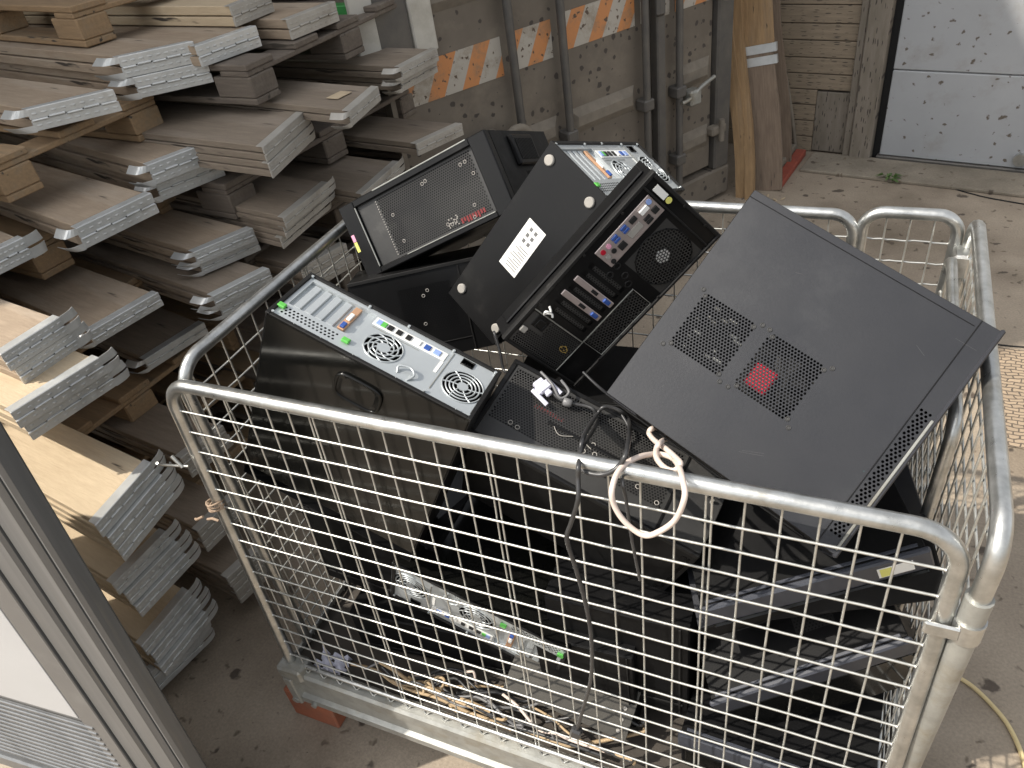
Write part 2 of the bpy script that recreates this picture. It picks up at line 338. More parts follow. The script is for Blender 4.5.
def pav_extra(m, N, L, b, mp, noise, ramp, mix, col):
    br = N.new('ShaderNodeTexBrick'); br.inputs['Scale'].default_value = 14; br.inputs['Mortar Size'].default_value = .03
    br.inputs['Color1'].default_value = (.34, .26, .18, 1); br.inputs['Color2'].default_value = (.28, .215, .15, 1); br.inputs['Mortar'].default_value = (.10, .08, .06, 1)
    nz = noise(8, 3); ad = N.new('ShaderNodeMixRGB'); ad.blend_type = 'ADD'; ad.inputs[0].default_value = .05
    L.new(mp.outputs[0], ad.inputs[1]); L.new(nz.outputs[1], ad.inputs[2]); L.new(ad.outputs[0], br.inputs['Vector'])
    L.new(br.outputs[0], b.inputs['Base Color'])
    bp = N.new('ShaderNodeBump'); bp.inputs['Strength'].default_value = .8; bp.inputs['Distance'].default_value = .01; bp.invert = True
    L.new(br.outputs['Fac'], bp.inputs['Height']); L.new(bp.outputs[0], b.inputs['Normal'])
M['paving'] = mat('brick_paving', (.3, .2, .1), rough=.8, extra=pav_extra)

# ---------------------------------------------------------------- the setting
g = MB(); g.box((-30, -30, -.5), (30, 30, 0)); o = g.build('ground', M['ground']); tag(o, 'stained dusty concrete yard', None, kind='structure')
pv = MB(); pa = [atz(985, 345, .004), atz(1180, 372, .004), atz(1150, 470, .004), atz(985, 442, .004)]
pv.poly(pa[::-1]); pv.build('paving', M['paving']); tag(bpy.data.objects['paving'], 'small brick paving patch', None, kind='structure')

b = MB()
for path in (((836, 163), (880, 170), (930, 182), (980, 196), (1023, 204), (1100, 218)), ((985, 343), (1010, 346), (1040, 349), (1120, 362)), ((703, 204), (690, 222), (660, 255)), ((930, 165), (975, 178), (1023, 186))):
    P = [atz(u, v, .0025) for u, v in path]
    b.tube(spline(P, 4), .0035, 5)
o = b.build('ground_joints', M['void']); tag(o, 'dark joints between the concrete slabs', None, kind='structure')

# shed wall, post and sectional door at the back
WF = frame_ang((.734, 3.821, 0), -11.5)
t = thing('timber_wall', 'weathered horizontal board wall between the container and the garage door', 'wall', WF)
b = MB(); z = .0; k = 0
while z < 2.6:
    h = .082+.01*random.random()
    x1 = .195 if z > .33 else .02
    b.bbox((-1.3, -.018-.003*random.random(), z+.002), (x1, .02, z+h-.0025), .003); z += h
b.build('boards', M['barn'], t)
b = MB(); b.bbox((.022, -.02, .01), (.195, .015, .335), .003); b.build('patch_sheet', M['post'], t)
b = MB(); b.box((-1.3, .025, 0), (.2, .06, 2.6)); b.build('backing', M['void'], t)
t = thing('door_post', 'stained grey vertical post framing the garage door', 'door frame', WF)
b = MB(); b.bbox((.198, -.055, 0), (.235, .05, 2.6), .004); b.build('edge_strip', M['post'], t)
b = MB(); b.bbox((.238, -.075, 0), (.345, .05, 2.6), .005); b.build('post', M['post'], t)
t = thing('sectional_door', 'pale grey sectional garage door speckled with dirt', 'garage door', WF)
for z0, z1 in ((.03, .468), (.474, .96), (.966, 1.45), (1.456, 1.94), (1.946, 2.6)):
    b = MB(); b.bbox((.385, -.035, z0), (3.4, .01, z1), .004); b.build('door_section', M['door'], t)
b = MB(); b.box((.345, -.01, 0), (.384, .05, 2.6)); b.build('guide_gap', M['void'], t)
b = MB(); b.bbox((.372, -.05, .004), (3.4, .012, .028), .004); b.build('bottom_seal', M['cont_steel'], t)
b = MB(); b.cyl((1.03, -.035, .08), (1.03, -.06, .08), .03); b.build('handle', M['galv'], t)
# threshold slabs in front of the door
b = MB(); b.bbox((.05, -.30, .0), (3.4, -.055, .018), .004, WF); o = b.build('path', M['kerb']); tag(o, 'worn concrete threshold strip', None, kind='structure')

# ---------------------------------------------------------------- container
CF = frame_ang((.297, 3.082, 0), 59.4)
t = thing('shipping_container', 'dirty grey steel container with double doors and an orange striped band', 'container', CF)
b = MB(); b.box((-1.64, .06, .16), (.14, 5.0, 2.6)); b.build('body', M['container'], t)
b = MB(); b.bbox((-1.64, -.03, .02), (.16, .12, .17), .01); b.build('bottom_sill', M['container'], t)
b = MB(); b.bbox((.045, -.03, .17), (.15, .09, 2.6), .008); b.build('corner_post', M['cont_steel'], t)
for nm, x0, x1 in (('door', -1.62, -.345), ('door', -.325, .04)):
    d = MB(); d.bbox((x0, 0, .19), (x1, .05, 2.5), .006)
    dd = d.build(nm, M['container'], t)

    xs0 = -.83 if nm == 'door' and x0 < -1 else -.215
    for z0 in (.36, .68, 1.3, 1.75):
        for (a0, a1) in (((-.83, -.46), (-1.09, -.9), (-1.5, -1.16)) if x0 < -1 else ((-.20, .02),)):
            prof = [(-.0, z0-.055), (-.022, z0-.02), (-.022, z0+.02), (0, z0+.055)]
            rb = MB(); rb.add([(a0+.03*(i in (1, 2)), y, z) for i, (y, z) in enumerate(prof)] + [(a1-.03*(i in (1, 2)), y, z) for i, (y, z) in enumerate(prof)],
                   [(0, 4, 5, 1), (1, 5, 6, 2), (2, 6, 7, 3), (0, 1, 2, 3), (4, 7, 6, 5)]); rb.build('pressed_rib', M['cont_rib'], dd)
for x in (-1.112, -.868, -.425, -.222):
    b = MB(); b.cyl((x, -.045, .2), (x, -.045, 2.5), .017, 12)
    lb = b.build('locking_bar', M['cont_steel'], t)
    for z in (.30, .62, 1.25, 2.0):
        b = MB(); b.bbox((x-.03, -.065, z), (x+.03, .0, z+.05), .006); b.build('bar_bracket', M['cont_steel'], lb)
b = MB(); b.tube(spline([(-.235, -.075, .60), (-.18, -.08, .61), (-.12, -.085, .645), (-.03, -.08, .665)], 5), .009, 8); b.bbox((-.19, -.09, .57), (-.12, -.03, .64), .008); b.build('lock_lever', M['galv_dark'], t)
b = MB(); b.bbox((-.36, -.05, .19), (-.31, -.002, 2.5), .006); b.build('door_gasket', M['cont_steel'], t)
b = MB(); b.bbox((-.385, -.085, 1.0), (-.335, -.052, 1.12), .012); b.build('latch_block', M['cont_steel'], t)
for z in (.36, 1.0, 1.8):
    b = MB(); b.bbox((.0, -.055, z), (.10, -.005, z+.045), .008); b.cyl((.055, -.06, z-.03), (.055, -.06, z+.075), .014, 10); b.build('hinge', M['cont_rib'], t)
for x0, x1, zz in ((-1.58, -1.135, .962), (-1.09, -.89, .965), (-.845, -.445, .975), (-.41, -.385, .975), (-.30, -.24, .975), (-.205, .035, .975)):
    b = MB(); b.box((x0, -.003, zz), (x1, -.001, zz+.142)); b.build('warning_tape', M['tape'], t)
b = MB(); b.box((-1.64, -.012, .2), (-1.62, .04, 2.5)); b.build('side_seam', M['cont_rib'], t)
# hose bend / pulley hung at the container foot behind the towers
t = thing('pipe_bend', 'dusty grey hose looped round a hub at the container door', 'pipe', CF)
cx, cz = -1.19, .70
b = MB(); b.tube([(cx+.075*math.cos(a), -.12, cz+.095*math.sin(a)) for a in [math.pi*(-.15+1.3*k/20) for k in range(21)]], .017, 10); b.build('pipe', M['cont_rib'], t)
b = MB(); b.cyl((cx, -.14, cz+.02), (cx, 0, cz+.02), .032, 20); b.build('hub', M['cont_steel'], t)
b = MB(); b.bbox((cx-.17, -.09, cz-.12), (cx-.03, -.002, cz+.085), .01); b.build('mount', M['cont_rib'], t)

# white framed panels leaning at the container left of the doors
t = thing('white_frame_panel', 'chalky white framed board standing behind the collar stack', 'panel', CF)
b = MB(); b.bbox((-1.505, -.03, 1.135), (-1.415, -.004, 2.3), .004); b.bbox((-1.72, -.03, 1.135), (-1.635, -.004, 2.3), .004); b.build('frame', M['paint_white'], t)
b = MB(); b.box((-1.632, -.02, 1.14), (-1.508, -.006, 2.3)); b.build('infill', M['cont_steel'], t)

# unseen building added left of the yard; it shades the far half of the yard
t = thing('shade_building', 'tall plain unseen building added at the left to shade the yard', 'building', Matrix.Identity(4))
b = MB(); b.bbox((-9, -1.15, 0), (-2.6, 9, 7.2), .02); b.build('wall', M['cont_steel'], t)
b = MB(); b.bbox((-9.1, -1.2, 7.2), (-2.55, 9.1, 7.35), .02); b.build('roof', M['cont_rib'], t)

# ---------------------------------------------------------------- leaning planks
def lean(name, lab, p0, p1, wd, th, m, ext=1.0, face=None, group='planks leaning in the corner'):
    p0 = Vector(p0); p1 = Vector(p1); z = (p1-p0).normalized()
    fy = (face or Vector((0, 1, 0))); x = fy.cross(z).normalized(); y = z.cross(x)
    Ln = (p1-p0).length+ext
    t = thing(name, lab, 'plank', frame(p0, x, y, z), group)
    b = MB(); n = 10
    vs = []; fs = []
    for i in range(n+1):
        bow = .012*math.sin(i*1.1)
        zz = Ln*i/n
        vs += [(-wd/2+bow, 0, zz), (wd/2+bow, 0, zz), (wd/2+bow, th, zz), (-wd/2+bow, th, zz)]
    for i in range(n):
        for k in range(4): fs.append((i*4+k, i*4+(k+1) % 4, i*4+4+(k+1) % 4, i*4+4+k))
    fs += [(3, 2, 1, 0), tuple(n*4+k for k in range(4))]
    b.add(vs, fs); b.build('board', m, t)
    return t
pw = lean('wood_plank', 'wide split orange plank with a zinc strap, leaning in the corner', atz(768, 191, .0), aty(757, 0, 3.42), .135, .03, M['plank_grey'])
b = MB(); b.box((-.078, -.004, .62), (.078, .034, .66)); b.box((-.078, -.005, .675), (.078, .035, .715)); b.build('metal_strap', M['hinge'], pw)
b = MB(); b.box((-.070, -.0025, .716), (.070, -.0005, 1.9)); b.build('bright_face', M['plank'], pw)
lean('wood_plank', 'narrow reddish plank standing left of the strapped wide plank', atz(749, 200, .0), aty(738, 0, 3.38), .045, .05, M['plank'])
lean('wood_plank', 'knotty brown plank leftmost of the leaning planks', atz(741, 198, .0), aty(727, 0, 3.34), .055, .03, M['plank'])
lean('wood_plank', 'dark thin lath right behind the strapped wide plank', atz(786, 168, .0), aty(776, 0, 3.62), .05, .03, M['plank_grey'])
t = thing('metal_pole', 'thin bent grey metal strip rightmost behind the leaning planks', 'pole', Matrix.Identity(4))
b = MB(); b.tube(spline([atz(796, 152, 0), aty(791, 110, 3.72), aty(783, 60, 3.70), aty(779, 20, 3.68), aty(777, -60, 3.66)], 5), .011, 8); b.build('strip', M['cont_rib'], t)
# brick edging
t = thing('brick_edging', 'low strip of red bricks lying at the foot of the board wall', 'bricks', Matrix.Identity(4))
p0 = atz(781, 190, 0); p1 = atz(806, 155, 0); d = (p1-p0); dn = d.normalized(); side = Vector((dn.y, -dn.x, 0))
for k in range(3):
    q = p0 + d*(k/3); b = MB(); b.bbox((0, 0, 0), (d.length/3-.006, .055, .035), .004, frame(q, dn, -side, (0, 0, 1)))
    b.build('brick', M['brick'], t)
b = MB(); b.bbox((0, .058, 0), (d.length, .10, .06), .004, frame(p0, dn, -side, (0, 0, 1))); b.build('kerb', M['kerb'], t)
# weed
t = thing('weed', 'small green weed growing from a crack in the concrete', 'weed', Matrix.Translation(atz(889, 181, 0)))
b = MB()
for k in range(26):
    a = random.uniform(0, 6.28); l = random.uniform(.03, .075); h = random.uniform(.006, .05)
    c = Vector((math.cos(a), math.sin(a), 0)); s = Vector((-c.y, c.x, 0))*random.uniform(.006, .011)
    b.add([c*.004, c*l*.5+s+Vector((0, 0, h)), c*l+Vector((0, 0, h*.7)), c*l*.5-s+Vector((0, 0, h))], [(0, 1, 2, 3)])
b.build('leaves', M['leaf'], t)
for k, (u, v) in enumerate(((768, 196), (775, 200), (783, 199), (764, 184), (777, 178), (772, 203), (759, 199))):
    t = MB(); a = random.uniform(0, 3); t.bbox((-.014, -.004, 0), (.014, .004, .004), .001, frame_ang(atz(u, v, .001), a*57))
    o = t.build('wood_chip', M['board_pale']); tag(o, 'tiny pale wood chip lying at the foot of the leaning planks', 'wood chip', 'wood chips by the planks')

# ---------------------------------------------------------------- folded pallet collars
CH = 0.060
def make_collar(ear='near', dusty=False, wood_m='board', L=1.5, W=.2, skew=0.0, n_board=2):
    """local: x across the board end, y along the boards, z up; origin at the near bottom corner of the hinge end"""
    root = bpy.data.objects.new('pallet_collar', None); COL.objects.link(root); root.empty_display_size = .03
    sk = math.tan(R(skew))
    S = Matrix(((1, 0, 0, 0), (sk, 1, 0, 0), (0, 0, 1, 0), (0, 0, 0, 1)))
    hm = M['hinge_dusty'] if dusty else M['hinge']
    for k in range(2):
        b = MB(); z0 = .001+k*.0302
        b.bbox((.003+.004*k, .004, z0), (W-.002-.003*k, L, z0+.0265), .002, S); b.build('board', M[wood_m], root)
    b = MB()
    # end plate with a rolled pin and slots, folded over the top and under the bottom
    for z0, z1 in ((.001, .0280), (.0315, .0592)):
        b.bbox((-.001, -.004, z0), (W+.001, .0025, z1), .0012, S)
    b.bbox((.0, -.003, .0582), (W, .024, .0600), .0006, S)
    nseg = 5
    for i in range(nseg):
        a0 = W*i/nseg; a1 = W*(i+1)/nseg-.004; dz = .0015 if i % 2 else -.0015
        s0 = len(b.v); b.cyl((a0, -.0045, .030+dz), (a1, -.0045, .030+dz), .0036, 8); b.xf(S, s0)
    for i in range(9):
        x = W*(i+.5)/9
        for z in (.014, .045):
            s0 = len(b.v)
            b.add([(x-.005, -.0042, z-.003), (x+.005, -.0042, z-.003), (x+.005, -.0042, z+.003), (x-.005, -.0042, z+.003), (x-.0015, -.0068, z), (x+.0015, -.0068, z)], [(0, 1, 5, 4), (1, 2, 5), (2, 3, 4, 5), (3, 0, 4)], True); b.xf(S, s0)
    def ear_strip(sx, x0, z0, z1, ln, curl, tilt=.012):
        P = []
        for k in range(9):
            t_ = k/8
            P.append((x0+sx*(.014*math.sin(min(1, t_*1.6)*math.pi/2)+curl*ln*t_*.8), -.003+ln*t_*t_*(1-.4*curl)))
        vs = []; th = .0016*sx
        for q_, (x, y) in enumerate(P):
            dx = sx*tilt*min(1, q_/3)
            up_ = 1 if z0 > .02 else -1
            xa, xb = (x+dx, x) if up_ > 0 else (x, x+dx)
            vs += [(xa, y, z0), (xb, y, z1), (xb-th, y+.001, z1), (xa-th, y+.001, z0)]
        fs = []
        for k in range(8):
            for q in range(4): fs.append((k*4+q, k*4+(q+1) % 4, k*4+4+(q+1) % 4, k*4+4+q))
        fs += [(3, 2, 1, 0), (32, 33, 34, 35)]
        s0 = len(b.v); b.add(vs, fs, False); b.xf(S, s0)
    if ear in ('near', 'both'):
        ear_strip(-1, 0, .042, .0600, .058, .20, .016); ear_strip(-1, 0, -.001, .017, .058, .30, .016)
    if ear in ('far', 'both'):
        ear_strip(1, W, .033, .0600, .022, 1.5, .004); ear_strip(1, W, -.001, .026, .022, 1.5, .004)
    b.build('hinge', hm, root)
    return root
PROTO = {}
def collar(kind, Mx, label, group):
    if kind not in PROTO: o = PROTO[kind] = make_collar(*kind)
    else: o = copy_tree(PROTO[kind])
    o.matrix_world = Mx
    return tag(o, label, 'pallet collar', group)
ORD = {1: ['only'], 2: ['lower', 'upper'], 3: ['lowest', 'middle', 'topmost'], 4: ['lowest', 'second from the bottom', 'third from the bottom', 'topmost'], 5: ['lowest', 'second from the bottom', 'middle', 'fourth from the bottom', 'topmost']}
GC = 'folded pallet collars piled on pallets'
# (P near top corner px, far px, z of pile top, count, long axis deg, end deg, ear, dusty, wood, per-collar slide, text)
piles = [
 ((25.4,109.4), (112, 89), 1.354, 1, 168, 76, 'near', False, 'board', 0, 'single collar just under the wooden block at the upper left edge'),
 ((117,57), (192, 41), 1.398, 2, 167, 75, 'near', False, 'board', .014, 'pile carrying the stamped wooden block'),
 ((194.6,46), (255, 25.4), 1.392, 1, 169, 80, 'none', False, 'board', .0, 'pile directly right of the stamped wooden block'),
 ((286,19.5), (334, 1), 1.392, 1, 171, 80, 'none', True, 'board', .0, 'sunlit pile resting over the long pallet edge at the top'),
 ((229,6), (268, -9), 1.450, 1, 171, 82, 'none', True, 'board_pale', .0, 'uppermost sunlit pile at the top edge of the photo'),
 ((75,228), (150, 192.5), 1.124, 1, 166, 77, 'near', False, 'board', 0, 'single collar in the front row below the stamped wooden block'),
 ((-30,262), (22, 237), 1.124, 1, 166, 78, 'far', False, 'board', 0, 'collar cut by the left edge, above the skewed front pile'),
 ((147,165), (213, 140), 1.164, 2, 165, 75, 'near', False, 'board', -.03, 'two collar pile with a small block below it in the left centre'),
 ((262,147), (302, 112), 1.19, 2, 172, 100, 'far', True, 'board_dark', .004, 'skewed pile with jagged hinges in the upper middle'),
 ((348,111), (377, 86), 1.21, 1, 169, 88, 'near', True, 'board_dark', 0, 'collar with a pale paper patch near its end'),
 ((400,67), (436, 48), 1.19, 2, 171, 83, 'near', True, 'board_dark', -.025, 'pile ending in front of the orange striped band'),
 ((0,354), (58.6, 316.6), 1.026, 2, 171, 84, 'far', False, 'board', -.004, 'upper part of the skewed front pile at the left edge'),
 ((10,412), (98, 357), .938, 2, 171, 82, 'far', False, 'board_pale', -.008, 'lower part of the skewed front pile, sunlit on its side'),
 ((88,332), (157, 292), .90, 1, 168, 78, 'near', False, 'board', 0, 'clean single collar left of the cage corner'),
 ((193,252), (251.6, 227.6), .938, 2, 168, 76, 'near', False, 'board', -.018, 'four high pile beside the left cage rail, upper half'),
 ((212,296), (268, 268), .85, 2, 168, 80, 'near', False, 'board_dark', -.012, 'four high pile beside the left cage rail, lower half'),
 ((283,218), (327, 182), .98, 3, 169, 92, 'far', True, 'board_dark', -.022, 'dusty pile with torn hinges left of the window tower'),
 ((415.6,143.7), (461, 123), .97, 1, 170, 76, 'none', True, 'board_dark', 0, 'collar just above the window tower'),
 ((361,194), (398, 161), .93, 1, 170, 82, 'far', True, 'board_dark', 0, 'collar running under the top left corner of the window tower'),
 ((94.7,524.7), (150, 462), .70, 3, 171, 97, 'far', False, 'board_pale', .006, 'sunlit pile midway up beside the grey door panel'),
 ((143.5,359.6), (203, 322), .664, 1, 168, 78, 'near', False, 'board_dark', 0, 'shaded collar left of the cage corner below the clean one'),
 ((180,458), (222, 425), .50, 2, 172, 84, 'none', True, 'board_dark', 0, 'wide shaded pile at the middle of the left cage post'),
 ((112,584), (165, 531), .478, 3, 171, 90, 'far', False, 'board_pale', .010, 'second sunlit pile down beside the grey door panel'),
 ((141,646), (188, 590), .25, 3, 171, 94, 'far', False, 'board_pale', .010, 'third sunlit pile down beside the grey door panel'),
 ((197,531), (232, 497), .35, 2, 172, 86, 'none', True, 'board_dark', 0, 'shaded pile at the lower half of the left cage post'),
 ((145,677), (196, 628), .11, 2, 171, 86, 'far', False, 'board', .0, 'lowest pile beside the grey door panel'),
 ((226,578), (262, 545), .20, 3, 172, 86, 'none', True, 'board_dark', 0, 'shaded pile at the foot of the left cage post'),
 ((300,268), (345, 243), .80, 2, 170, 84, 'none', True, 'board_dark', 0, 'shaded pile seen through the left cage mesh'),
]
THK = {}
for key_ in ((25.4,109.4), (117,57), (194.6,46), (286,19.5), (229,6), (75,228), (-30,262), (147,165)): THK[key_] = .057
for key_ in ((0,354), (10,412)): THK[key_] = .046
for key_ in ((283,218),): THK[key_] = .034
for (P, P2, zt, n, al, ae, ear, dusty, wd, sl, txt) in piles:
    Q = atz(P[0], P[1], zt); Q2 = atz(P2[0], P2[1], zt)
    kind = (ear, dusty, wd, 1.5, .2, al-90-ae)
    for k in range(n):
        kk = n-1-k                                   # 0 = top
        tk = THK.get(P, .041); z = zt-tk*(kk+1)
        # frame: x along the end line projected so that y is the long axis
        a = R(al-90); ax = Vector((math.cos(a), math.sin(a), 0)); ay = Vector((-math.sin(a), math.cos(a), 0))
        off = ay*(-sl*kk + (random.uniform(-.004, .004) if kk else 0)) + ax*((.012*kk if ear == 'near' else random.uniform(-.006, .01))*(1 if kk else 0))
        Mx = frame((Q.x+off.x, Q.y+off.y, z+.0003*k), ax, ay, (0, 0, tk/CH))
        # shear: end angle differs from the long axis perpendicular -> negative skew
        ev = Q2-Q; wx = ev.dot(ax); kd = (ear, dusty, wd, 1.8, wx, math.degrees(math.atan2(ev.dot(ay), wx)))
        word = ORD[n][k]
        lab = (txt if n == 1 else f'{word} of the {txt}')
        lab = ('folded ' + ('dusty ' if dusty else '') + 'wooden pallet collar, ' + lab)
        words = lab.split(); lab = ' '.join(words[:16])
        collar(kd, Mx, lab, GC)

# ---------------------------------------------------------------- pallets between the collar layers
def make_pallet(m, W=.92, L=1.2, deck_h=.020):
    root = bpy.data.objects.new('wooden_pallet', None); COL.objects.link(root)
    for i in range(5):
        b = MB(); x0 = i*(W-.11)/4; b.bbox((x0, 0, .092), (x0+.11, L, .110), .003); b.build('deck_board', m, root)
    for y in (0, L/2-.07, L-.14):
        b = MB(); b.bbox((0, y+.004, .0765), (W, y+.11, .0915), .003); b.build('cross_board', m, root)
        for x in (0, W/2-.05, W-.1):
            b = MB(); b.bbox((x, y, .0185), (x+.1, y+.145, .076), .004); b.build('block', m, root)
    for x in (0, W/2-.05, W-.1):
        b = MB(); b.bbox((x, 0, .0), (x+.1, L, .018), .003); b.build('skid', m, root)
    return root
pa_ = make_pallet(M['pallet']); pb_ = make_pallet(M['pallet_dark']); first = {0: True, 1: True}
pal = [
 (0, (-.70, .03, 1.166), 3, 'brown pallet carrying the top left collar piles'),
 (0, (-.74, .03, .936), 3, 'brown pallet in the second layer of the left stack'),
 (0, (-.72, .00, .706), 4, 'brown pallet in the middle layer of the left stack'),
 (0, (-.60, -.03, .478), 4, 'brown pallet in the third layer from the ground of the left stack'),
 (0, (-.64, .02, .250), 4, 'brown pallet in the second layer from the ground of the left stack'),
 (0, (-.66, .03, .002), 4, 'brown pallet on the ground under the left stack'),
 (1, (-.37, .99, 1.222), 5, 'grey pallet at the top of the rear stack with its long edge board showing'),
 (1, (-.45, .84, .94), 2, 'grey pallet in the second layer of the rear stack'),
 (1, (-.48, .84, .70), 3, 'grey pallet in the middle layer of the rear stack'),
 (1, (-.50, .80, .47), 3, 'grey pallet in the third layer of the rear stack'),
 (1, (-.50, .80, .24), 3, 'grey pallet in the fourth layer of the rear stack'),
 (1, (-.50, .80, .002), 3, 'grey pallet on the ground under the rear stack'),
]
for kd, pos, an, lab in pal:
    src = pa_ if kd == 0 else pb_
    o = src if first[kd] else copy_tree(src); first[kd] = False
    o.matrix_world = frame_ang((pos[0]-(.27 if kd == 0 else .16), pos[1]+.03, pos[2]), an+80)
    tag(o, lab, 'pallet', 'pallets between the collar layers')
Pq = atz(113, 38, 1.400); top_pallet = copy_tree(pa_); top_pallet.matrix_world = frame_ang(Pq-Vector((.0, .10, .0)), 77)
tag(top_pallet, 'topmost brown pallet at the upper left edge with a stamped block', 'pallet', 'pallets between the collar layers')
# stamp on the end of the topmost pallet
b = MB()
for i in range(5):
    for j in range(3):
        if random.random() < .85:
            x = .022+i*.013; z = .026+j*.015
            b.box((x, .0026, z), (x+.009, .0036, z+.0022)); b.box((x, .0026, z), (x+.0022, .0036, z+.009))
b.tube([(.014, .003, .023), (.092, .003, .023), (.092, .003, .072), (.014, .003, .072)], .0008, 4, closed=True)
b.build('stamp', M['label_ink'], top_pallet)

# green painted board and white plate far behind the top piles
t = MB(); Pg = aty(338, 10, 1.62); t.bbox((-.35, 0, -.03), (.035, .05, .012), .003, Matrix.Translation(Pg)); o = t.build('painted_board', M['paint_green']); tag(o, 'bright green painted board end at the top edge of the photo', 'board')
# pale paper patch
pp = atz(352, 92, 1.2115)
t = MB(); t.box((0, 0, 0), (.045, .06, .0008), frame_ang(pp, 170)); o = t.build('paper_patch', M['board_pale']); tag(o, 'pale paper patch lying on a dark collar in the upper middle', 'paper')

# ---------------------------------------------------------------- grey door panel in the foreground
B0 = aty(190, 768, -.30); T0 = aty(0, 462, -.24); up = (T0-B0).normalized()
e = Vector((-math.cos(R(5)), -math.sin(R(5)), 0)); nrm = up.cross(e).normalized(); e = nrm.cross(up).normalized()
if nrm.y > 0: nrm = -nrm
base = B0 - up*(B0.z/up.z)
PF = frame(base, e, up, e.cross(up))
sgn = 1 if e.cross(up).y < 0 else -1
t = thing('door_panel', 'grey framed louvred door leaf with a milky pane in the left foreground', 'door', PF)
def zs(a, c): return (min(a*sgn, c*sgn), max(a*sgn, c*sgn))
H = 1.19; Wd = 1.0
def pb(b, x0, y0, x1, y1, d0, d1, bev=.002):
    z0, z1 = zs(d0, d1); b.bbox((x0, y0, z0), (x1, y1, z1), bev)
b = MB(); pb(b, 0, .0, .016, H, -.035, .006, .006); pb(b, .018, 0, .046, H, -.035, .013, .008); pb(b, .048, 0, .098, H, -.03, .002, .004); pb(b, .100, 0, .132, H, -.03, .010, .006)
pb(b, .134, 0, .186, H, -.03, -.001, .004); pb(b, .188, 0, .196, H, -.03, .004, .002)
pb(b, .186, 0, Wd, .05, -.03, .006, .005); pb(b, .186, H-.05, Wd, H, -.03, .006, .005); b.build('frame', M['alu'], t)
b = MB(); pb(b, .196, .05, .276, H-.05, -.028, -.006, .001); pb(b, .276, .05, Wd, .352, -.028, -.012, .001); b.build('sheet', M['alu_panel'], t)
b = MB()
for k in range(14):
    y = .335-.0205*k
    if y > .055: pb(b, .25, y-.006, Wd-.02, y+.0035, -.012, -.003, .002)
b.build('louvres', M['alu'], t)
b = MB(); pb(b, .280, .360, Wd, H-.05, -.022, -.006, .001); b.build('pane', M['pane'], t)

# ---------------------------------------------------------------- the wire cage
GW = 1.2/26; GV = .048; ZT = 1.0777; RT = .0125
cage = thing('mesh_cage', 'galvanised wire mesh cage on a steel tray, heaped with scrap computers', 'cage', Matrix.Identity(4))
def lean_y(z): return .0478*(z-ZT+.8)
def rrect_path(p, q, x0, x1, z0, z1, r, closed_bottom=False):
    """inverted U with rounded top corners in plane given by fn p(x,z)"""
    P = [p(x0, z0)]
    P += [p(x0+r-r*math.cos(a), z1-r+r*math.sin(a)) for a in [k*math.pi/16 for k in range(9)]]
    P += [p(x1-r+r*math.sin(a), z1-r+r*math.cos(a)) for a in [k*math.pi/16 for k in range(9)]]
    P.append(p(x1, z0)); return P
def panel(name, p, x0, x1, z0, z1, r, xs, zs_, doubles=(), tr=RT, wm='wire', outn=Vector((0, -1, 0)), fr=None):
    b = MB(); b.tube(rrect_path(p, None, x0, x1, z0, z1, r), tr, 12)
    b.tube([p(x0, z0+.004), p(x1, z0+.004)], .006, 8)
    f = b.build(name, M['galv'], cage)
    b = MB()
    for i, x in enumerate(xs):
        top = z1
        if x-x0 < r: top = z1-r+math.sqrt(max(0, r*r-(r-(x-x0))**2))
        if x1-x < r: top = z1-r+math.sqrt(max(0, r*r-(r-(x1-x))**2))
        xx = [x] if i not in doubles else [x-.004, x+.004]
        for x_ in xx:
            P = [p(x_+random.uniform(-.0008, .0008), z0-.01+(top-z0+.01)*k/8) for k in range(9)]
            b.tube([q-outn*.0019 for q in P], .0018, 6)
        # little hooked foot over the tray lip
        b.tube([p(x+.001, z0)+outn*.002, p(x+.012, z0-.012)+outn*.006, p(x+.022, z0)+outn*.002], .0018, 5)
    for z in zs_:
        n = 14; q_ = .0032 if random.random() < .2 else .0013; dz = [random.uniform(-q_, q_) for _ in range(n+1)]
        P = [p(x0+(x1-x0)*k/n, z+dz[k])+outn*.0022 for k in range(n+1)]
        b.tube(P, .0020, 6)
        for e_, f_ in ((P[0], P[1]), (P[-1], P[-2])): b.tube([e_, e_+(f_-e_).normalized()*.010, e_+(f_-e_).normalized()*.0145], [.0048, .0040, .0015], 6)
    b.build('wire_mesh', M[wm], f)
    return f
fp = lambda x, z: Vector((x, lean_y(z), z))
rows = [ZT-.061-k*GV for k in range(16)]
panel('front_panel', fp, -.0348, 1.2192, .255, ZT, .055, [i*GW for i in range(0, 26)], rows, doubles=(6, 13, 20))
lp = lambda y, z: Vector((-.030-.012*(ZT-z), y, z))
panel('left_panel', lp, .066, .835, .25, ZT+.008, .06, [.09+i*GW for i in range(16)], [r_+.006 for r_ in rows], doubles=(8,), outn=Vector((-1, 0, 0)))
rp = lambda y, z: Vector((1.252-.02*(1.08-z), y, z))
panel('right_panel', rp, .03, .835, .25, ZT+.012, .05, [.055+i*GW for i in range(17)], [r_+.006 for r_ in rows], doubles=(8,), outn=Vector((1, 0, 0)))
rp2 = lambda y, z: Vector((1.222-.02*(1.08-z), y, z))
panel('inner_right_panel', rp2, .30, .80, .25, ZT-.05, .04, [.33+i*GW for i in range(10)], [r_-.02 for r_ in rows[1:]], outn=Vector((-1, 0, 0)), tr=.010)
bp_ = lambda x, z: Vector((x, .84, z))
panel('back_panel', bp_, -.03, 1.046, .25, ZT+.0, .045, [.01+i*.052 for i in range(20)], [ZT-.05-.06*k for k in range(13)], outn=Vector((0, 1, 0)), tr=.012)
bs = lambda x, z: Vector((x, .845, z))
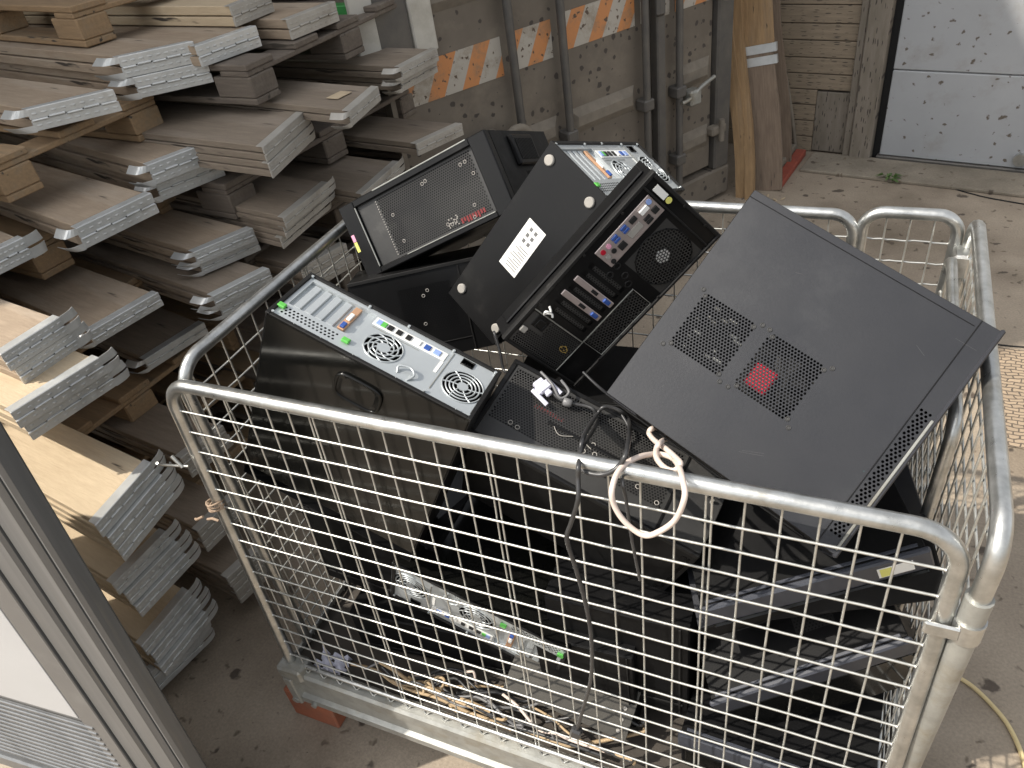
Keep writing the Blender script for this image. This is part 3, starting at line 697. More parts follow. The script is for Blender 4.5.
panel('small_back_panel', bs, 1.060, 1.228, .25, ZT+.007, .038, [1.060+.042*i for i in range(1, 4)], [ZT-.052-.047*k for k in range(16)], outn=Vector((0, 1, 0)), tr=.012)
# tray
b = MB()
prof = [(-.016, .245), (-.022, .238), (-.022, .205), (-.014, .200), (-.014, .150), (-.024, .143), (-.024, .122), (.0, .118)]
n = len(prof)
vs = [(-.05, y, z) for y, z in prof] + [(1.262, y, z) for y, z in prof]
b.add(vs, [(i, i+n, i+1+n, i+1) for i in range(n-1)])
b.quad((-.05, -.016, .245), (-.05, .012, .246), (1.262, .012, .246), (1.262, -.016, .245))
b.quad((-.05, .012, .246), (-.05, .012, .236), (1.262, .012, .236), (1.262, .012, .246))
b.build('front_channel', M['galv_dark'], cage)
b = MB(); b.box((-.052, -.010, .118), (-.046, .87, .248)); b.box((1.262, -.010, .118), (1.268, .87, .248)); b.box((-.052, .872, .118), (1.268, .878, .248)); b.build('side_channel', M['galv_dark'], cage)
b = MB(); b.box((-.045, .0, .224), (1.261, .87, .232)); b.build('floor_sheet', mat('tray_grime', (.06, .05, .04), (.035, .03, .025), rough=.8, scale=12), cage)
# corner brackets and clamp
b = MB(); b.bbox((-.062, -.03, .225), (.008, .02, .268), .006); b.bbox((-.055, -.032, .12), (-.03, -.006, .225), .003); b.cyl((-.045, -.035, .135), (-.045, -.02, .135), .01, 10); b.cyl((.005, -.032, .13), (.005, -.02, .13), .008, 10); b.build('corner_bracket', M['galv_dark'], cage)
b = MB(); b.bbox((1.218, -.03, .225), (1.275, .03, .268), .006); b.build('corner_bracket', M['galv_dark'], cage)
cc = rp(.03, .925)
b = MB(); b.cyl(cc+Vector((0, 0, -.018)), cc+Vector((0, 0, .018)), .019, 18); b.bbox((cc.x-.05, cc.y-.018, cc.z-.012), (cc.x-.008, cc.y-.012, cc.z+.012), .003); b.build('tube_clamp', M['galv'], cage)
# thinner lower sleeve post on the right
b = MB(); b.cyl(rp(.03, .25), rp(.03, .985), .0165, 14); b.build('sleeve', M['galv_dark'], cage)
cc = Vector((1.243, .80, 1.0)); b = MB(); b.bbox((cc.x-.018, cc.y-.01, cc.z-.02), (cc.x+.012, cc.y+.04, cc.z+.03), .005); b.build('hinge_clip', M['galv'], cage)
b = MB()
for i in range(6):
    z = .772+i*.004; a = i*2.1; x_ = -.040
    P = [(x_+.017*math.cos(a+k*.5), -.004+lean_y(z)+.017*math.sin(a+k*.5), z+.003*math.sin(k+i)) for k in range(9)]
    b.tube(P, .0022, 5)
b.tube([(-.05, -.012, .775), (-.068, -.016, .765), (-.08, -.01, .757)], .003, 5); b.tube([(-.03, -.018, .78), (-.012, -.02, .79), (.0, -.018, .785)], .003, 5)
b.build('tape_scrap', mat('tape_scrap', (.33, .24, .17), rough=.8), cage)
b = MB(); b.tube([(-.04, .005, .90), (-.09, -.01, .905), (-.085, -.02, .92)], .003, 5); b.tube([(-.05, .0, .90), (-.065, .0, .925)], .004, 5); b.build('wire_hook', M['wire'], cage)
# supports
t = thing('red_block', 'worn orange red block wedged under the front left cage corner', 'block', Matrix.Identity(4))
b = MB(); b.bbox((-.112, -.012, 0), (.028, .13, .114), .004); b.build('block', M['redblock'], t)
for (x, y, lab) in ((1.10, -.0, 'front right'), (-.05, .74, 'rear left'), (1.12, .74, 'rear right')):
    b = MB(); b.bbox((x, y, 0), (x+.13, y+.12, .116), .004); o = b.build('support_block', M['redblock']); tag(o, f'red block under the {lab} corner of the cage tray', 'block')

# ================================================================ computer cases
def shell(b, a, c, d, t=.0012, skip=()):
    """closed thin box walls except the sides in skip ('z1' = the detailed face)"""
    if 'z0' not in skip: b.box((0, 0, 0), (a, c, t))
    if 'x0' not in skip: b.box((0, .0, t), (t, c, d))
    if 'x1' not in skip: b.box((a-t, 0, t), (a, c, d))
    if 'y0' not in skip: b.box((t, 0, t), (a-t, t, d))
    if 'y1' not in skip: b.box((t, c-t, t), (a-t, c, d))
    return b
def screw(b, x, y, z, r=.003):
    b.cyl((x, y, z-.002), (x, y, z+.0015), r, 10, False)
def grille(b, cx, cy, r, z, rings, spokes, hub, swirl=0.0, w=.0016):
    for q in rings: b.tube([(cx+q*math.cos(2*math.pi*k/36), cy+q*math.sin(2*math.pi*k/36), z) for k in range(36)], w*.6, 6, closed=True)
    for k in range(spokes):
        a = 2*math.pi*k/spokes
        b.tube([(cx+(hub+(r-hub)*t)*math.cos(a+swirl*t), cy+(hub+(r-hub)*t)*math.sin(a+swirl*t), z) for t in [i/5 for i in range(6)]], w*.6, 5)
    b.cyl((cx, cy, z-.001), (cx, cy, z+.001), hub, 20, False)
def fan_blades(b, cx, cy, r, z, n=7):
    for k in range(n):
        a = 2*math.pi*k/n
        b.add([(cx+.3*r*math.cos(a), cy+.3*r*math.sin(a), z), (cx+.95*r*math.cos(a+.25), cy+.95*r*math.sin(a+.25), z), (cx+.95*r*math.cos(a+.85), cy+.95*r*math.sin(a+.85), z-.012), (cx+.3*r*math.cos(a+.6), cy+.3*r*math.sin(a+.6), z-.008)], [(0, 1, 2, 3)])
    b.cyl((cx, cy, z-.01), (cx, cy, z+.003), r*.32, 20, False)

def office_tower(label, Mx, H, W, D, side_mat='gloss', handle=True, feet=True, lab=True, dirty=False):
    """office desktop: local x = height of the case (0 = foot end), y = width, z = outwards through the rear"""
    t = thing('office_tower', label, 'computer', Mx, 'office towers with bare silver backs')
    sx = H/.38; sy = W/.138; D_ = D
    X = lambda v: v*sx
    Y = lambda v: v*sy
    st = M['steel']
    b = MB(); shell(b, H, W, D_-.004, skip=('z1', 'y0', 'x0')); b.build('case_shell', M['black'], t)
    b = MB(); b.bbox((.002, -.001, .03), (H-.002, .0012, D_-.001), .0008)
    sp = b.build('side_panel', M[side_mat], t)
    b = MB(); b.bbox((-.0012, .001, .0), (.001, W-.001, D_-.001), .0008); fo = b.build('foot_panel', M['black'], t)
    if feet:
        for (z, y) in ((D_-.029, .020), (D_-.028, W-.021), (.033, .018), (.035, W-.022)):
            b = MB(); b.tube([(-.0012, y, z), (-.005, y, z), (-.0062, y, z)], [.0105, .0105, .0085], 20); b.build('rubber_foot', M['foot'], fo)
    if lab:
        b = MB(); b.box((-.0018, .052, .146), (-.0013, .100, .262)); q = b.build('paper_label', M['white'], fo)
        b = MB()
        for r_ in range(3):
            for c_ in range(2): b.box((-.0022, .066+.011*c_*1.2, .215+r_*.014), (-.0019, .073+.011*c_*1.2, .223+r_*.014))
        for r_ in range(9): b.box((-.0022, .058, .155+r_*.006), (-.0019, .058+random.uniform(.02, .034), .1568+r_*.006))
        b.build('label_print', M['label_ink'], q)
    if handle:
        # oval carrying recess in the side panel
        b = MB(); cx = X(.187); cz = D_-.068; hw = .042; hh = .027
        def loop(k, y): return [(cx+math.copysign(abs(math.cos(a))**.5, math.cos(a))*hw*k, y, cz+math.copysign(abs(math.sin(a))**.5, math.sin(a))*hh*k) for a in [2*math.pi*i/28 for i in range(28)]]
        b.tube(loop(1, -.003), .0034, 8, closed=True)
        vs = loop(.96, -.0035)+loop(.74, -.0016); b.add(vs, [(i, (i+1) % 28, 28+(i+1) % 28, 28+i) for i in range(28)], True)
        b.add(loop(.74, -.0016), [tuple(range(28))])
        b.build('handle_recess', M['gloss'], sp)
    # rear sheet
    z = D_-.004
    b = MB()
    holes = []
    f1 = (X(.19), Y(.056), .0345*sy); f2 = (X(.338), Y(.062), .037*sy)
    h1 = f1[2]*1.06; h2 = f2[2]*1.05
    slots = (X(.014), Y(.045), X(.142), Y(.122)); dots = (X(.014), Y(.016), X(.118), Y(.037)); sock = (X(.312), Y(.112), X(.334), Y(.126))
    holes = [(f1[0]-h1, f1[1]-h1, f1[0]+h1, f1[1]+h1), (f2[0]-h2, f2[1]-h2, f2[0]+h2, f2[1]+h2), slots, dots, sock]
    m_ = .005
    b.plate(m_, m_, H-m_, W-m_, z, holes)
    b.circ(f1[0], f1[1], h1, f1[2], z); b.circ(f2[0], f2[1], h2, f2[2], z)
    b.perf(dots[0], dots[1], dots[2], dots[3], z, .0072, .0062, .0024)
    rear = b.build('rear_panel', st, t)
    # surrounding lip
    b = MB()
    for lo, hi in (((-.001, -.001, z-.004), (m_+.002, W+.001, z+.004)), ((H-m_-.002, -.001, z-.004), (H+.001, W+.001, z+.004)), ((m_+.002, W-m_-.002, z-.004), (H-m_-.002, W+.001, z+.0035)), ((m_+.002, -.001, z-.004), (H-m_-.002, m_+.002, z+.0035))): b.bbox(lo, hi, .0012)
    b.build('edge_lip', M['blackdust'], t)
    b = MB()
    for x, y in ((.008, .008), (H-.008, .008), (.008, W-.008), (H-.008, W-.008), (X(.123), W-.008), (X(.20), W-.006), (X(.29), W-.008), (X(.29), .010)): screw(b, x, y, z+.003, .0026)
    for x in (X(.05), X(.10), X(.16), X(.24), X(.35)): b.cyl((x, .0055, z), (x, .0055, z+.0055), .0015, 8)
    b.build('screws', M['steel'], rear)['kind'] = 'stuff'
    # inside
    b = MB(); b.box((.012, .010, z-.10), (H-.012, W-.010, z-.092)); b.build('inner_wall', M['void'], t)
    b = MB(); fan_blades(b, f1[0], f1[1], f1[2]*.95, z-.010); b.build('fan', M['blackdust'], rear)
    b = MB(); grille(b, f1[0], f1[1], f1[2], z+.0006, [f1[2]*q for q in (.98, .74, .52)], 9, f1[2]*.34, .9, .0026); b.build('fan_grille', st, rear)
    b = MB(); grille(b, f2[0], f2[1], f2[2], z+.0006, [f2[2]*q for q in (.98, .80, .62, .44)], 6, f2[2]*.26, .25, .0024); b.build('power_supply_grille', st, rear)
    # slot covers: four blank brackets and one add-in card, stepped frame
    x0, y0, x1, y1 = slots
    b = MB(); b.plate(x0, y0, x1, y1, z-.007, [])
    b.quad((x0, y0, z-.007), (x0, y1, z-.007), (x0, y1, z), (x0, y0, z)); b.quad((x1, y0, z-.007), (x1, y1, z-.007), (x1, y1, z), (x1, y0, z))
    b.quad((x0, y0, z-.007), (x1, y0, z-.007), (x1, y0, z), (x0, y0, z)); b.quad((x0, y1, z-.007), (x1, y1, z-.007), (x1, y1, z), (x0, y1, z))
    b.build('slot_frame', st, rear)
    pitch = (x1-x0)/6.2
    for k in range(5):
        xa = x0+pitch*(k+.35)
        b = MB()
        if k == 4:
            b.bbox((xa, y0+.006, z-.006), (xa+pitch*.62, y1-.004, z-.001), .001); q = b.build('card_bracket', M['copper'], rear)
            b = MB(); b.bbox((xa+.003, y0+.008, z-.001), (xa+pitch*.55, y0+.022, z+.003), .001); b.build('card_port', M['blue'], q)
            b = MB(); b.bbox((xa+.003, y0+.03, z-.001), (xa+pitch*.5, y0+.050, z+.0025), .001); b.build('card_port', M['white'], q)
        else:
            b.bbox((xa, y0+.003, z-.0065), (xa+pitch*.66, y1-.002, z-.003), .0012); b.build('slot_cover', st, rear)
    for gx, gy in ((X(.010), Y(.030)), (X(.133), Y(.027))):
        b = MB(); b.bbox((gx-.006, gy-.005, z), (gx+.008, gy+.006, z+.006), .0015); b.build('green_latch', M['green'], t)
    # port strip
    yo = Y(.106)
    P = [(.151, .012, 'violet'), (.160, .012, 'green'), (.172, .013, 'void'), (.189, .013, 'void'), (.208, .012, 'void'), (.226, .013, 'white'), (.244, .014, 'blue'), (.262, .016, 'violet')]
    b = MB(); b.bbox((X(.146), yo-.010, z), (X(.286), yo+.012, z+.0012), .0005); strip = b.build('port_strip', M['white'], rear)
    for i, (x, w_, c_) in enumerate(P):
        b = MB(); b.bbox((X(x), yo-.006, z+.001), (X(x)+w_*.8, yo+.007, z+.0032), .0008); b.build('port', M[c_], strip)
    b = MB(); b.bbox((sock[0], sock[1], z-.012), (sock[2], sock[3], z-.008), .001); b.tube([(sock[0], sock[1], z+.001), (sock[2], sock[1], z+.001), (sock[2], sock[3], z+.001), (sock[0], sock[3], z+.001)], .0015, 6, closed=True)
    for k in (-.005, 0, .005): b.box(((sock[0]+sock[2])/2+k-.001, (sock[1]+sock[3])/2-.003, z-.008), ((sock[0]+sock[2])/2+k+.001, (sock[1]+sock[3])/2+.003, z-.003))
    b.build('power_socket', M['black'], rear)
    b = MB(); b.bbox((X(.2925), Y(.022), z+.0002), (X(.2945), Y(.126), z+.0012), .0003); b.bbox((X(.150), Y(.0905), z+.0002), (X(.24), Y(.0915), z+.0009), .0002); b.build('seam', M['steel_dull'], rear)
    b = MB(); b.box((X(.281), Y(.062), z+.0004), (X(.287), Y(.094), z+.0008)); b.build('serial_label', M['white'], rear)
    b = MB(); b.tube(spline([(X(.235), Y(.020), z), (X(.232), Y(.030), z+.006), (X(.250), Y(.036), z+.008), (X(.262), Y(.026), z+.006), (X(.255), Y(.014), z)], 4), .0022, 6); b.build('lock_loop', st, rear)
    return t

def F_(o, Mt): return Matrix(((Mt[0][0], Mt[0][1], Mt[0][2], o[0]), (Mt[1][0], Mt[1][1], Mt[1][2], o[1]), (Mt[2][0], Mt[2][1], Mt[2][2], o[2]), (0, 0, 0, 1)))
# --- office tower at the left, rear side up
office_tower('office tower at the left, silver back up, with an oval handle recess in its side',
    F_((-.003, .082, .823), ((.8941, -.0519, .4448), (.0231, .9973, .0699), (-.4473, -.0522, .8929))), .380, .138, .433, feet=False, lab=False)
# --- office tower lying foot side to the camera
Dm = ((.7747, .6042, -.1864), (-.3620, .1821, -.9142), (-.5185, .7757, .3598)); Do = Vector((.338, .860, .869))
dx, dy, dz = [Vector((Dm[0][i], Dm[1][i], Dm[2][i])) for i in range(3)]
o_ = Do + dz*.356 + dx*.155
office_tower('office tower showing its black underside with four grey feet and a white paper label', frame(o_, -dz, -dx, dy), .356, .155, .400, side_mat='black', handle=False)
# --- office tower low in the cage behind the mesh
Jm = ((.9390, .3408, -.0469), (-.0061, -.1198, -.9928), (-.3440, .9325, -.1104)); Jo = Vector((.255, .52, .525))
jx, jy, jz = [Vector((Jm[0][i], Jm[1][i], Jm[2][i])) for i in range(3)]
office_tower('office tower low in the cage, its dull silver back seen through the front mesh', frame(Jo+jx*.391+jy*.163, -jx, -jy, jz), .391, .163, .412, feet=False, lab=False, dirty=True, handle=False)

# --- big charcoal tower on top at the right
Fm = ((.8948, .4338, .1059), (-.2547, .6906, -.6770), (-.3668, .5787, .7284)); W_, H_, D_ = .385, .374, .150
Fo = Vector((.724, .288, .973)) + Vector((.1059, -.677, .7284))*(.161-.150)
t = thing('desktop_tower', 'large charcoal tower on top at the right with two perforated vents, one showing red', 'computer', F_(Fo, Fm), 'black computer towers in the cage')
b = MB(); zf = D_
v1 = (.030, .113, .121, .207); v2 = (.141, .113, .233, .209); v3 = (.3615, .022, .3805, .231)
b.plate(0, 0, W_, H_, zf, [v1, v2, v3])
def sq(v):
    cx = (v[0]+v[2])/2; cy = (v[1]+v[3])/2; h = (v[2]-v[0])/2
    return lambda x, y: abs(x-cx)+abs(y-cy) < h*1.88
b.perf(*v1, zf, .00520, .0045, .00205, sq(v1)); b.perf(*v2, zf, .00520, .0045, .00205, sq(v2)); b.perf(*v3, zf, .0056, .0049, .0022)
b.build('side_panel', M['charcoal'], t)
b = MB(); b.bbox((0, -.001, .0), (W_, .0015, zf-.001), .0006); b.bbox((0, H_-.0015, 0), (W_, H_+.001, zf-.001), .0006); b.bbox((-.001, 0, 0), (.0012, H_, zf-.001), .0006); b.box((0, 0, 0), (W_, H_, .002)); b.build('case_shell', M['black'], t)
b = MB(); b.bbox((W_-.0005, -.004, .0), (W_+.006, H_+.004, zf+.0015), .002); b.build('front_bezel', M['charcoal2'], t)
b = MB(); b.bbox((W_-.027, .0, zf+.0002), (W_-.0255, H_, zf+.0010), .0003); b.bbox((.0, H_-.012, zf+.0002), (W_-.03, H_-.011, zf+.0011), .0003); b.build('panel_seam', M['black'], t)
b = MB(); b.bbox((W_-.003, .006, zf+.0004), (W_+.001, H_-.150, zf+.0032), .001); b.build('bezel_trim', M['steel_dull'], t)
b = MB()
for x, y in ((.025, .108), (.034, .1155), (.034, .2015), (.026, .2085), (.118, .2015), (.127, .2105), (.139, .2105), (.148, .2035), (.118, .1165), (.125, .108), (.139, .1085), (.148, .1165), (.232, .2035), (.240, .2115), (.232, .1175), (.240, .108)):
    b.tube([(x+.0031*math.cos(k*.6283), y+.0031*math.sin(k*.6283), zf+.0004) for k in range(10)], .0007, 5, closed=True); b.disc((x, y), .0020, zf+.0005, 12)
b.build('screw_holes', M['mesh'], t)['kind'] = 'stuff'
b = MB(); b.box((.01, .01, .04), (W_-.01, H_-.01, .044)); b.build('inner_tray', M['void'], t)
b = MB(); b.bbox((.150, .128, zf-.024), (.187, .166, zf-.012), .003); b.build('red_fan_hub', M['red'], t)
b = MB(); fan_blades(b, .188, .160, .045, zf-.03); b.build('fan', M['blackdust'], t)
b = MB()
for k in range(16):
    x = random.uniform(.04, .112); y = random.uniform(.122, .20); b.bbox((x, y, zf-.03), (x+random.uniform(.002, .016), y+.0025, zf-.012), .0005)
b.build('circuit_parts', M['steel_dull'], t)['kind'] = 'stuff'
b = MB()
for x, y, l, a in ((.205, .040, .035, .45), (.208, .044, .03, .5), (.06, .05, .010, 1.2), (.31, .30, .018, -.4), (.12, .30, .010, .3), (.345, .335, .03, .0)):
    c_, s_ = math.cos(a), math.sin(a); w_ = .0004
    b.quad((x, y, zf+.0003), (x+l*c_, y+l*s_, zf+.0003), (x+l*c_-w_*s_, y+l*s_+w_*c_, zf+.0003), (x-w_*s_, y+w_*c_, zf+.0003))
b.build('scratches', mat('scuff', (.07, .07, .072), (.04, .04, .042), rough=.6, scale=200), t)['kind'] = 'stuff'
b = MB(); b.bbox((-.001, -.003, zf-.030), (.055, -.001, zf-.002), .001); b.build('rear_flange', M['charcoal2'], t)
b = MB(); b.tube([(.01, -.004, zf-.034), (W_-.04, -.004, zf-.034)], .0018, 6); b.build('rail', M['black'], t)

# --- black tower with full rear panel
Em = ((.5194, .6056, .6029), (.3784, .4695, -.7977), (-.7662, .6425, .0147)); a_, c_, d_ = .190, .382, .060
t = thing('desktop_tower', 'black tower showing its rear ports, round fan mesh and two video cards', 'computer', F_(Vector((.228, .686, 1.047))+Vector((.6029, -.7977, .0147))*(.45-.06), Em), 'black computer towers in the cage')
b = MB(); shell(b, a_, c_, d_-.002, skip=('z1',)); b.build('case_shell', M['black'], t)
z = d_
io = (.022, .218, .068, .350); fan = (.134, .290, .048); vent = (.136, .083, .181, .209); ps = (.010, .006, .130, .074)
slots = [(.030, .094+.0165*k, .120, .1045+.0165*k) for k in range(7)]
fh = (.082, .238, .186, .342)
b = MB()
b.plate(0, 0, a_, c_, z, [io, fh, vent, ps] + [s for s in slots])
b.build('rear_panel', M['black'], t)
b = MB(); b.perf(*fh, z, .0062, .0054, .0024, lambda x, y: (x-.134)**2+(y-.290)**2 < .055**2); b.build('fan_mesh', M['mesh'], t)
b = MB(); b.perf(*vent, z, .0060, .0052, .0024); b.build('vent_mesh', M['mesh'], t)
b = MB(); b.perf(*ps, z, .0052, .0045, .0020, lambda x, y: not (x < .055 and y > .044) and x > .014); b.build('supply_mesh', M['mesh'], t)
b = MB()
for lo, hi in (((-.002, -.002, z-.008), (.006, c_+.002, z+.004)), ((a_-.005, -.002, z-.008), (a_+.002, c_+.002, z+.004)), ((.006, c_-.006, z-.008), (a_-.005, c_+.002, z+.004)), ((.006, -.002, z-.008), (a_-.005, .004, z+.003))): b.bbox(lo, hi, .0015)
b.bbox((.006, c_-.030, z), (a_-.006, c_-.026, z+.003), .001); b.build('edge_lip', M['blackdust'], t)
b = MB(); b.tube([(vent[0]-.003, vent[1]-.003, z+.001), (vent[2]+.003, vent[1]-.003, z+.001), (vent[2]+.003, vent[3]+.003, z+.001), (vent[0]-.003, vent[3]+.003, z+.001)], .0014, 6, closed=True)
b.tube([(ps[0]-.003, ps[3]+.004, z+.001), (ps[2]+.003, ps[3]+.004, z+.001), (ps[2]+.003, ps[1]-.001, z+.001)], .0014, 6); b.build('pressed_edge', M['steel_dull'], t)
b = MB()
for k, s in enumerate(slots):
    if k in (2, 4): continue
    b.plate(s[0], s[1], s[2], s[3], z-.004, []); 
b.build('slot_covers', M['black'], t)
for k in range(7):
    if k in (2, 4): continue
    s = slots[k]; b = MB(); b.perf(s[0]+.012, s[1]+.001, s[2]-.006, s[3]-.001, z-.0025, .0062, .0042, .0016); b.build('slot_cover', M['mesh'], t)
for k in (2, 4):
    s = slots[k]; b = MB(); b.bbox((s[0]-.004, s[1]-.0005, z-.002), (s[2]+.004, s[3]+.0005, z+.0025), .001); q = b.build('card_bracket', M['steel_warm'], t)
    b = MB(); b.bbox((s[2]-.020, s[1]+.001, z+.002), (s[2]-.004, s[3]-.001, z+.0065), .0015); b.build('video_port', M['blue'], q)
    b = MB(); b.bbox((s[2]-.052, s[1]+.002, z+.002), (s[2]-.036, s[3]-.002, z+.0035), .001); b.build('port', M['void'], q)
b = MB(); b.bbox((io[0], io[1], z-.003), (io[2], io[3], z+.0008), .001); sh = b.build('port_shield', M['steel_warm'], t)
def port(x, y, w_, h_, c, dz=.004): b = MB(); b.bbox((io[0]+x, io[1]+y, z+.0005), (io[0]+x+w_, io[1]+y+h_, z+dz), .0008); b.build('port', M[c], sh)
for i, (x, y) in enumerate(((.006, .006), (.020, .006), (.034, .006), (.006, .020), (.020, .020))):
    b = MB(); b.cyl((io[0]+x+.005, io[1]+y+.005, z), (io[0]+x+.005, io[1]+y+.005, z+.003), .0048, 14); b.cyl((io[0]+x+.005, io[1]+y+.005, z+.003), (io[0]+x+.005, io[1]+y+.005, z+.0032), .002, 10)
    b.build('audio_jack', M[['red', 'foot', 'void', 'pinks', 'void'][i]], sh)
port(.004, .036, .006, .013, 'blue'); port(.012, .036, .006, .013, 'blue'); port(.024, .034, .013, .015, 'void')
port(.004, .058, .006, .013, 'blue'); port(.012, .058, .006, .013, 'blue'); port(.006, .078, .010, .014, 'void'); port(.022, .060, .014, .030, 'foot', .002)
port(.008, .100, .010, .018, 'white', .006); port(.026, .096, .006, .014, 'void'); port(.034, .096, .006, .014, 'void'); port(.024, .116, .012, .012, 'void')
b = MB(); b.cyl((io[0]+.010, io[1]+.124, z), (io[0]+.010, io[1]+.124, z+.003), .005, 14); b.build('mouse_port', M['violet'], sh)
b = MB(); b.box((.006, .006, z-.05), (a_-.006, c_-.006, z-.045)); b.build('inner_wall', M['void'], t)
b = MB(); fan_blades(b, fan[0], fan[1], .046, z-.010, 9); b.build('fan', M['blackdust'], t)
b = MB(); b.cyl((fan[0], fan[1], z-.006), (fan[0], fan[1], z-.002), .013, 20, False); b.build('fan_sticker', M['white'], t)
b = MB(); b.tube([(fan[0]+.0535*math.cos(k*.2094), fan[1]+.0535*math.sin(k*.2094), z+.0006) for k in range(30)], .0009, 5, closed=True); b.build('fan_ring', M['black'], t)
b = MB(); b.bbox((.022, .050, z), (.052, .074, z+.0015), .0008); b.tube([(.030, .052, z+.002), (.048, .052, z+.002), (.048, .068, z+.002), (.030, .068, z+.002)], .002, 6, closed=True); b.build('power_socket', M['black'], t)
b = MB(); b.bbox((.010, .030, z+.0002), (.024, .042, z+.005), .0015); b.build('power_switch', M['foot'], t)
b = MB()
for k, (x, y) in enumerate(((.108, .040), (.112, .044), (.116, .048), (.104, .046), (.110, .052), (.118, .042))): b.box((x, y, z+.0006), (x+.004, y+.0016, z+.001))
b.tube([(.112+.009*math.cos(k*.52), .046+.006*math.sin(k*.52), z+.0008) for k in range(12)], .0005, 4, closed=True); b.build('gold_badge', M['gold'], t)
b = MB(); b.box((.020, .360, z+.0042), (.050, .3725, z+.0046)); q = b.build('white_sticker', M['white'], t)
b = MB(); b.cyl((.058, .366, z+.004), (.058, .366, z+.0047), .006, 16, False); b.build('green_dot', M['yellow'], t)
b = MB()
for x, y in ((.074, .226), (.076, .206), (.100, .222), (.118, .214)): 
    b.tube([(x+.006*math.cos(k*.52), y+.006*math.sin(k*.52), z+.0006) for k in range(12)], .0014, 5, closed=True)
for x, y in ((.008, .205), (.008, .09), (.185, .23), (.186, .07), (.09, .377), (.15, .377), (.008, .30)): screw(b, x, y, z+.0035, .0026)
b.build('grommets', M['blackdust'], t)['kind'] = 'stuff'
b = MB(); b.tube(spline([(.028, .080, z+.004), (.020, .088, z+.014), (.030, .092, z+.012), (.022, .098, z+.008)], 4), .0022, 6); b.tube(spline([(.026, .080, z+.004), (.034, .090, z+.010), (.040, .086, z+.012)], 4), .002, 6); b.build('tie_wrap', M['white'], t)
b = MB()
b.bbox((-.006, .02, z-.052), (-.001, c_-.01, z-.02), .002); b.build('side_panel', M['black'], t)
b = MB(); b.bbox((a_+.001, .01, z-.052), (a_+.004, c_-.01, z-.015), .001); b.build('side_panel', M['black'], t)
b = MB(); b.bbox((a_+.002, .10, z-.018), (a_+.007, .30, z-.008), .002); b.build('panel_rail', M['blackdust'], t)

# --- mesh topped tower at the back left
Am = ((.8980, -.4397, .0144), (.1721, .3208, -.9314), (.4049, .8389, .3638)); a_, c_, d_ = .395, .164, .330
Ao = Vector((.060, .878, .875)) + Vector((.0144, -.9314, .3638))*.026
t = thing('desktop_tower', 'window tower at the back left, framed mesh with red print showing through', 'computer', F_(Ao, Am), 'black computer towers in the cage')
b = MB(); shell(b, a_, c_, d_, skip=('z1', 'x1')); b.build('case_shell', M['black'], t); z = d_
b = MB(); win = (.095, .016, .345, .146); b.plate(.042, .012, .352, .150, z-.006, [win]); b.perf(*win, z-.006, .0056, .0048, .0022); b.build('mesh', M['mesh'], t)
b = MB()
for lo, hi in (((-.002, -.002, z-.03), (.040, c_+.002, z+.001)), ((.040, c_-.014, z-.02), (.355, c_+.002, z+.003)), ((.040, -.002, z-.02), (.355, .011, z+.003)), ((.353, -.002, z-.02), (a_, c_+.002, z+.0025))): b.bbox(lo, hi, .0025)
b.build('frame', M['black'], t)
b = MB(); b.bbox((.039, .013, z-.001), (.0418, .150, z+.0026), .0008); b.bbox((.12, .009, z+.002), (.352, .0115, z+.005), .0008); b.bbox((.10, c_-.001, z+.002), (.35, c_+.002, z+.0045), .0008); b.build('bright_edge', M['steel_dull'], t)
b = MB()
for k in range(22): b.cyl((.0925, .020+k*.0058, z-.006), (.0925, .020+k*.0058, z-.0045), .0014, 6)
b.build('rivet_row', M['foot'], t)['kind'] = 'stuff'
b = MB()
for x, y in ((.216, .129), (.225, .131), (.327, .128), (.315, .127), (.310, .042), (.245, .026), (.255, .03), (.30, .02), (.235, .030), (.12, .10), (.12, .04), (.335, .10)):
    b.tube([(x+.0034*math.cos(k*.7854), y+.0034*math.sin(k*.7854), z-.005) for k in range(8)], .0008, 5, closed=True)
b.build('screw_holes', M['foot'], t)['kind'] = 'stuff'
b = MB(); 
for k in range(9): b.box((.268+k*.007, .018+.003*math.sin(k*1.9), z-.0052), (.2725+k*.007, .029, z-.0045))
b.build('red_print', M['redprint'], t)
b = MB()
for k in range(14): x = random.uniform(.235, .265); y = random.uniform(.016, .04); b.box((x, y, z-.005), (x+.003, y+.0025, z-.0044))
b.build('pale_parts', M['foot'], t)['kind'] = 'stuff'
b = MB(); b.box((.01, .01, z-.05), (a_-.01, c_-.01, z-.045)); b.build('inner_wall', M['void'], t)
b = MB(); b.box((-.0028, .056, z-.016), (-.002, .100, z-.004)); b.xf(Matrix.Identity(4)); q = b.build('sticker_side', M['yellow'], t)
b = MB(); b.bbox((.0015, .060, z+.001), (.010, .083, z+.0018), .0003); b.build('yellow_sticker', M['yellow'], t)
b = MB(); b.bbox((.0015, .084, z+.001), (.010, .100, z+.0018), .0003); b.build('pink_sticker', M['pinks'], t)
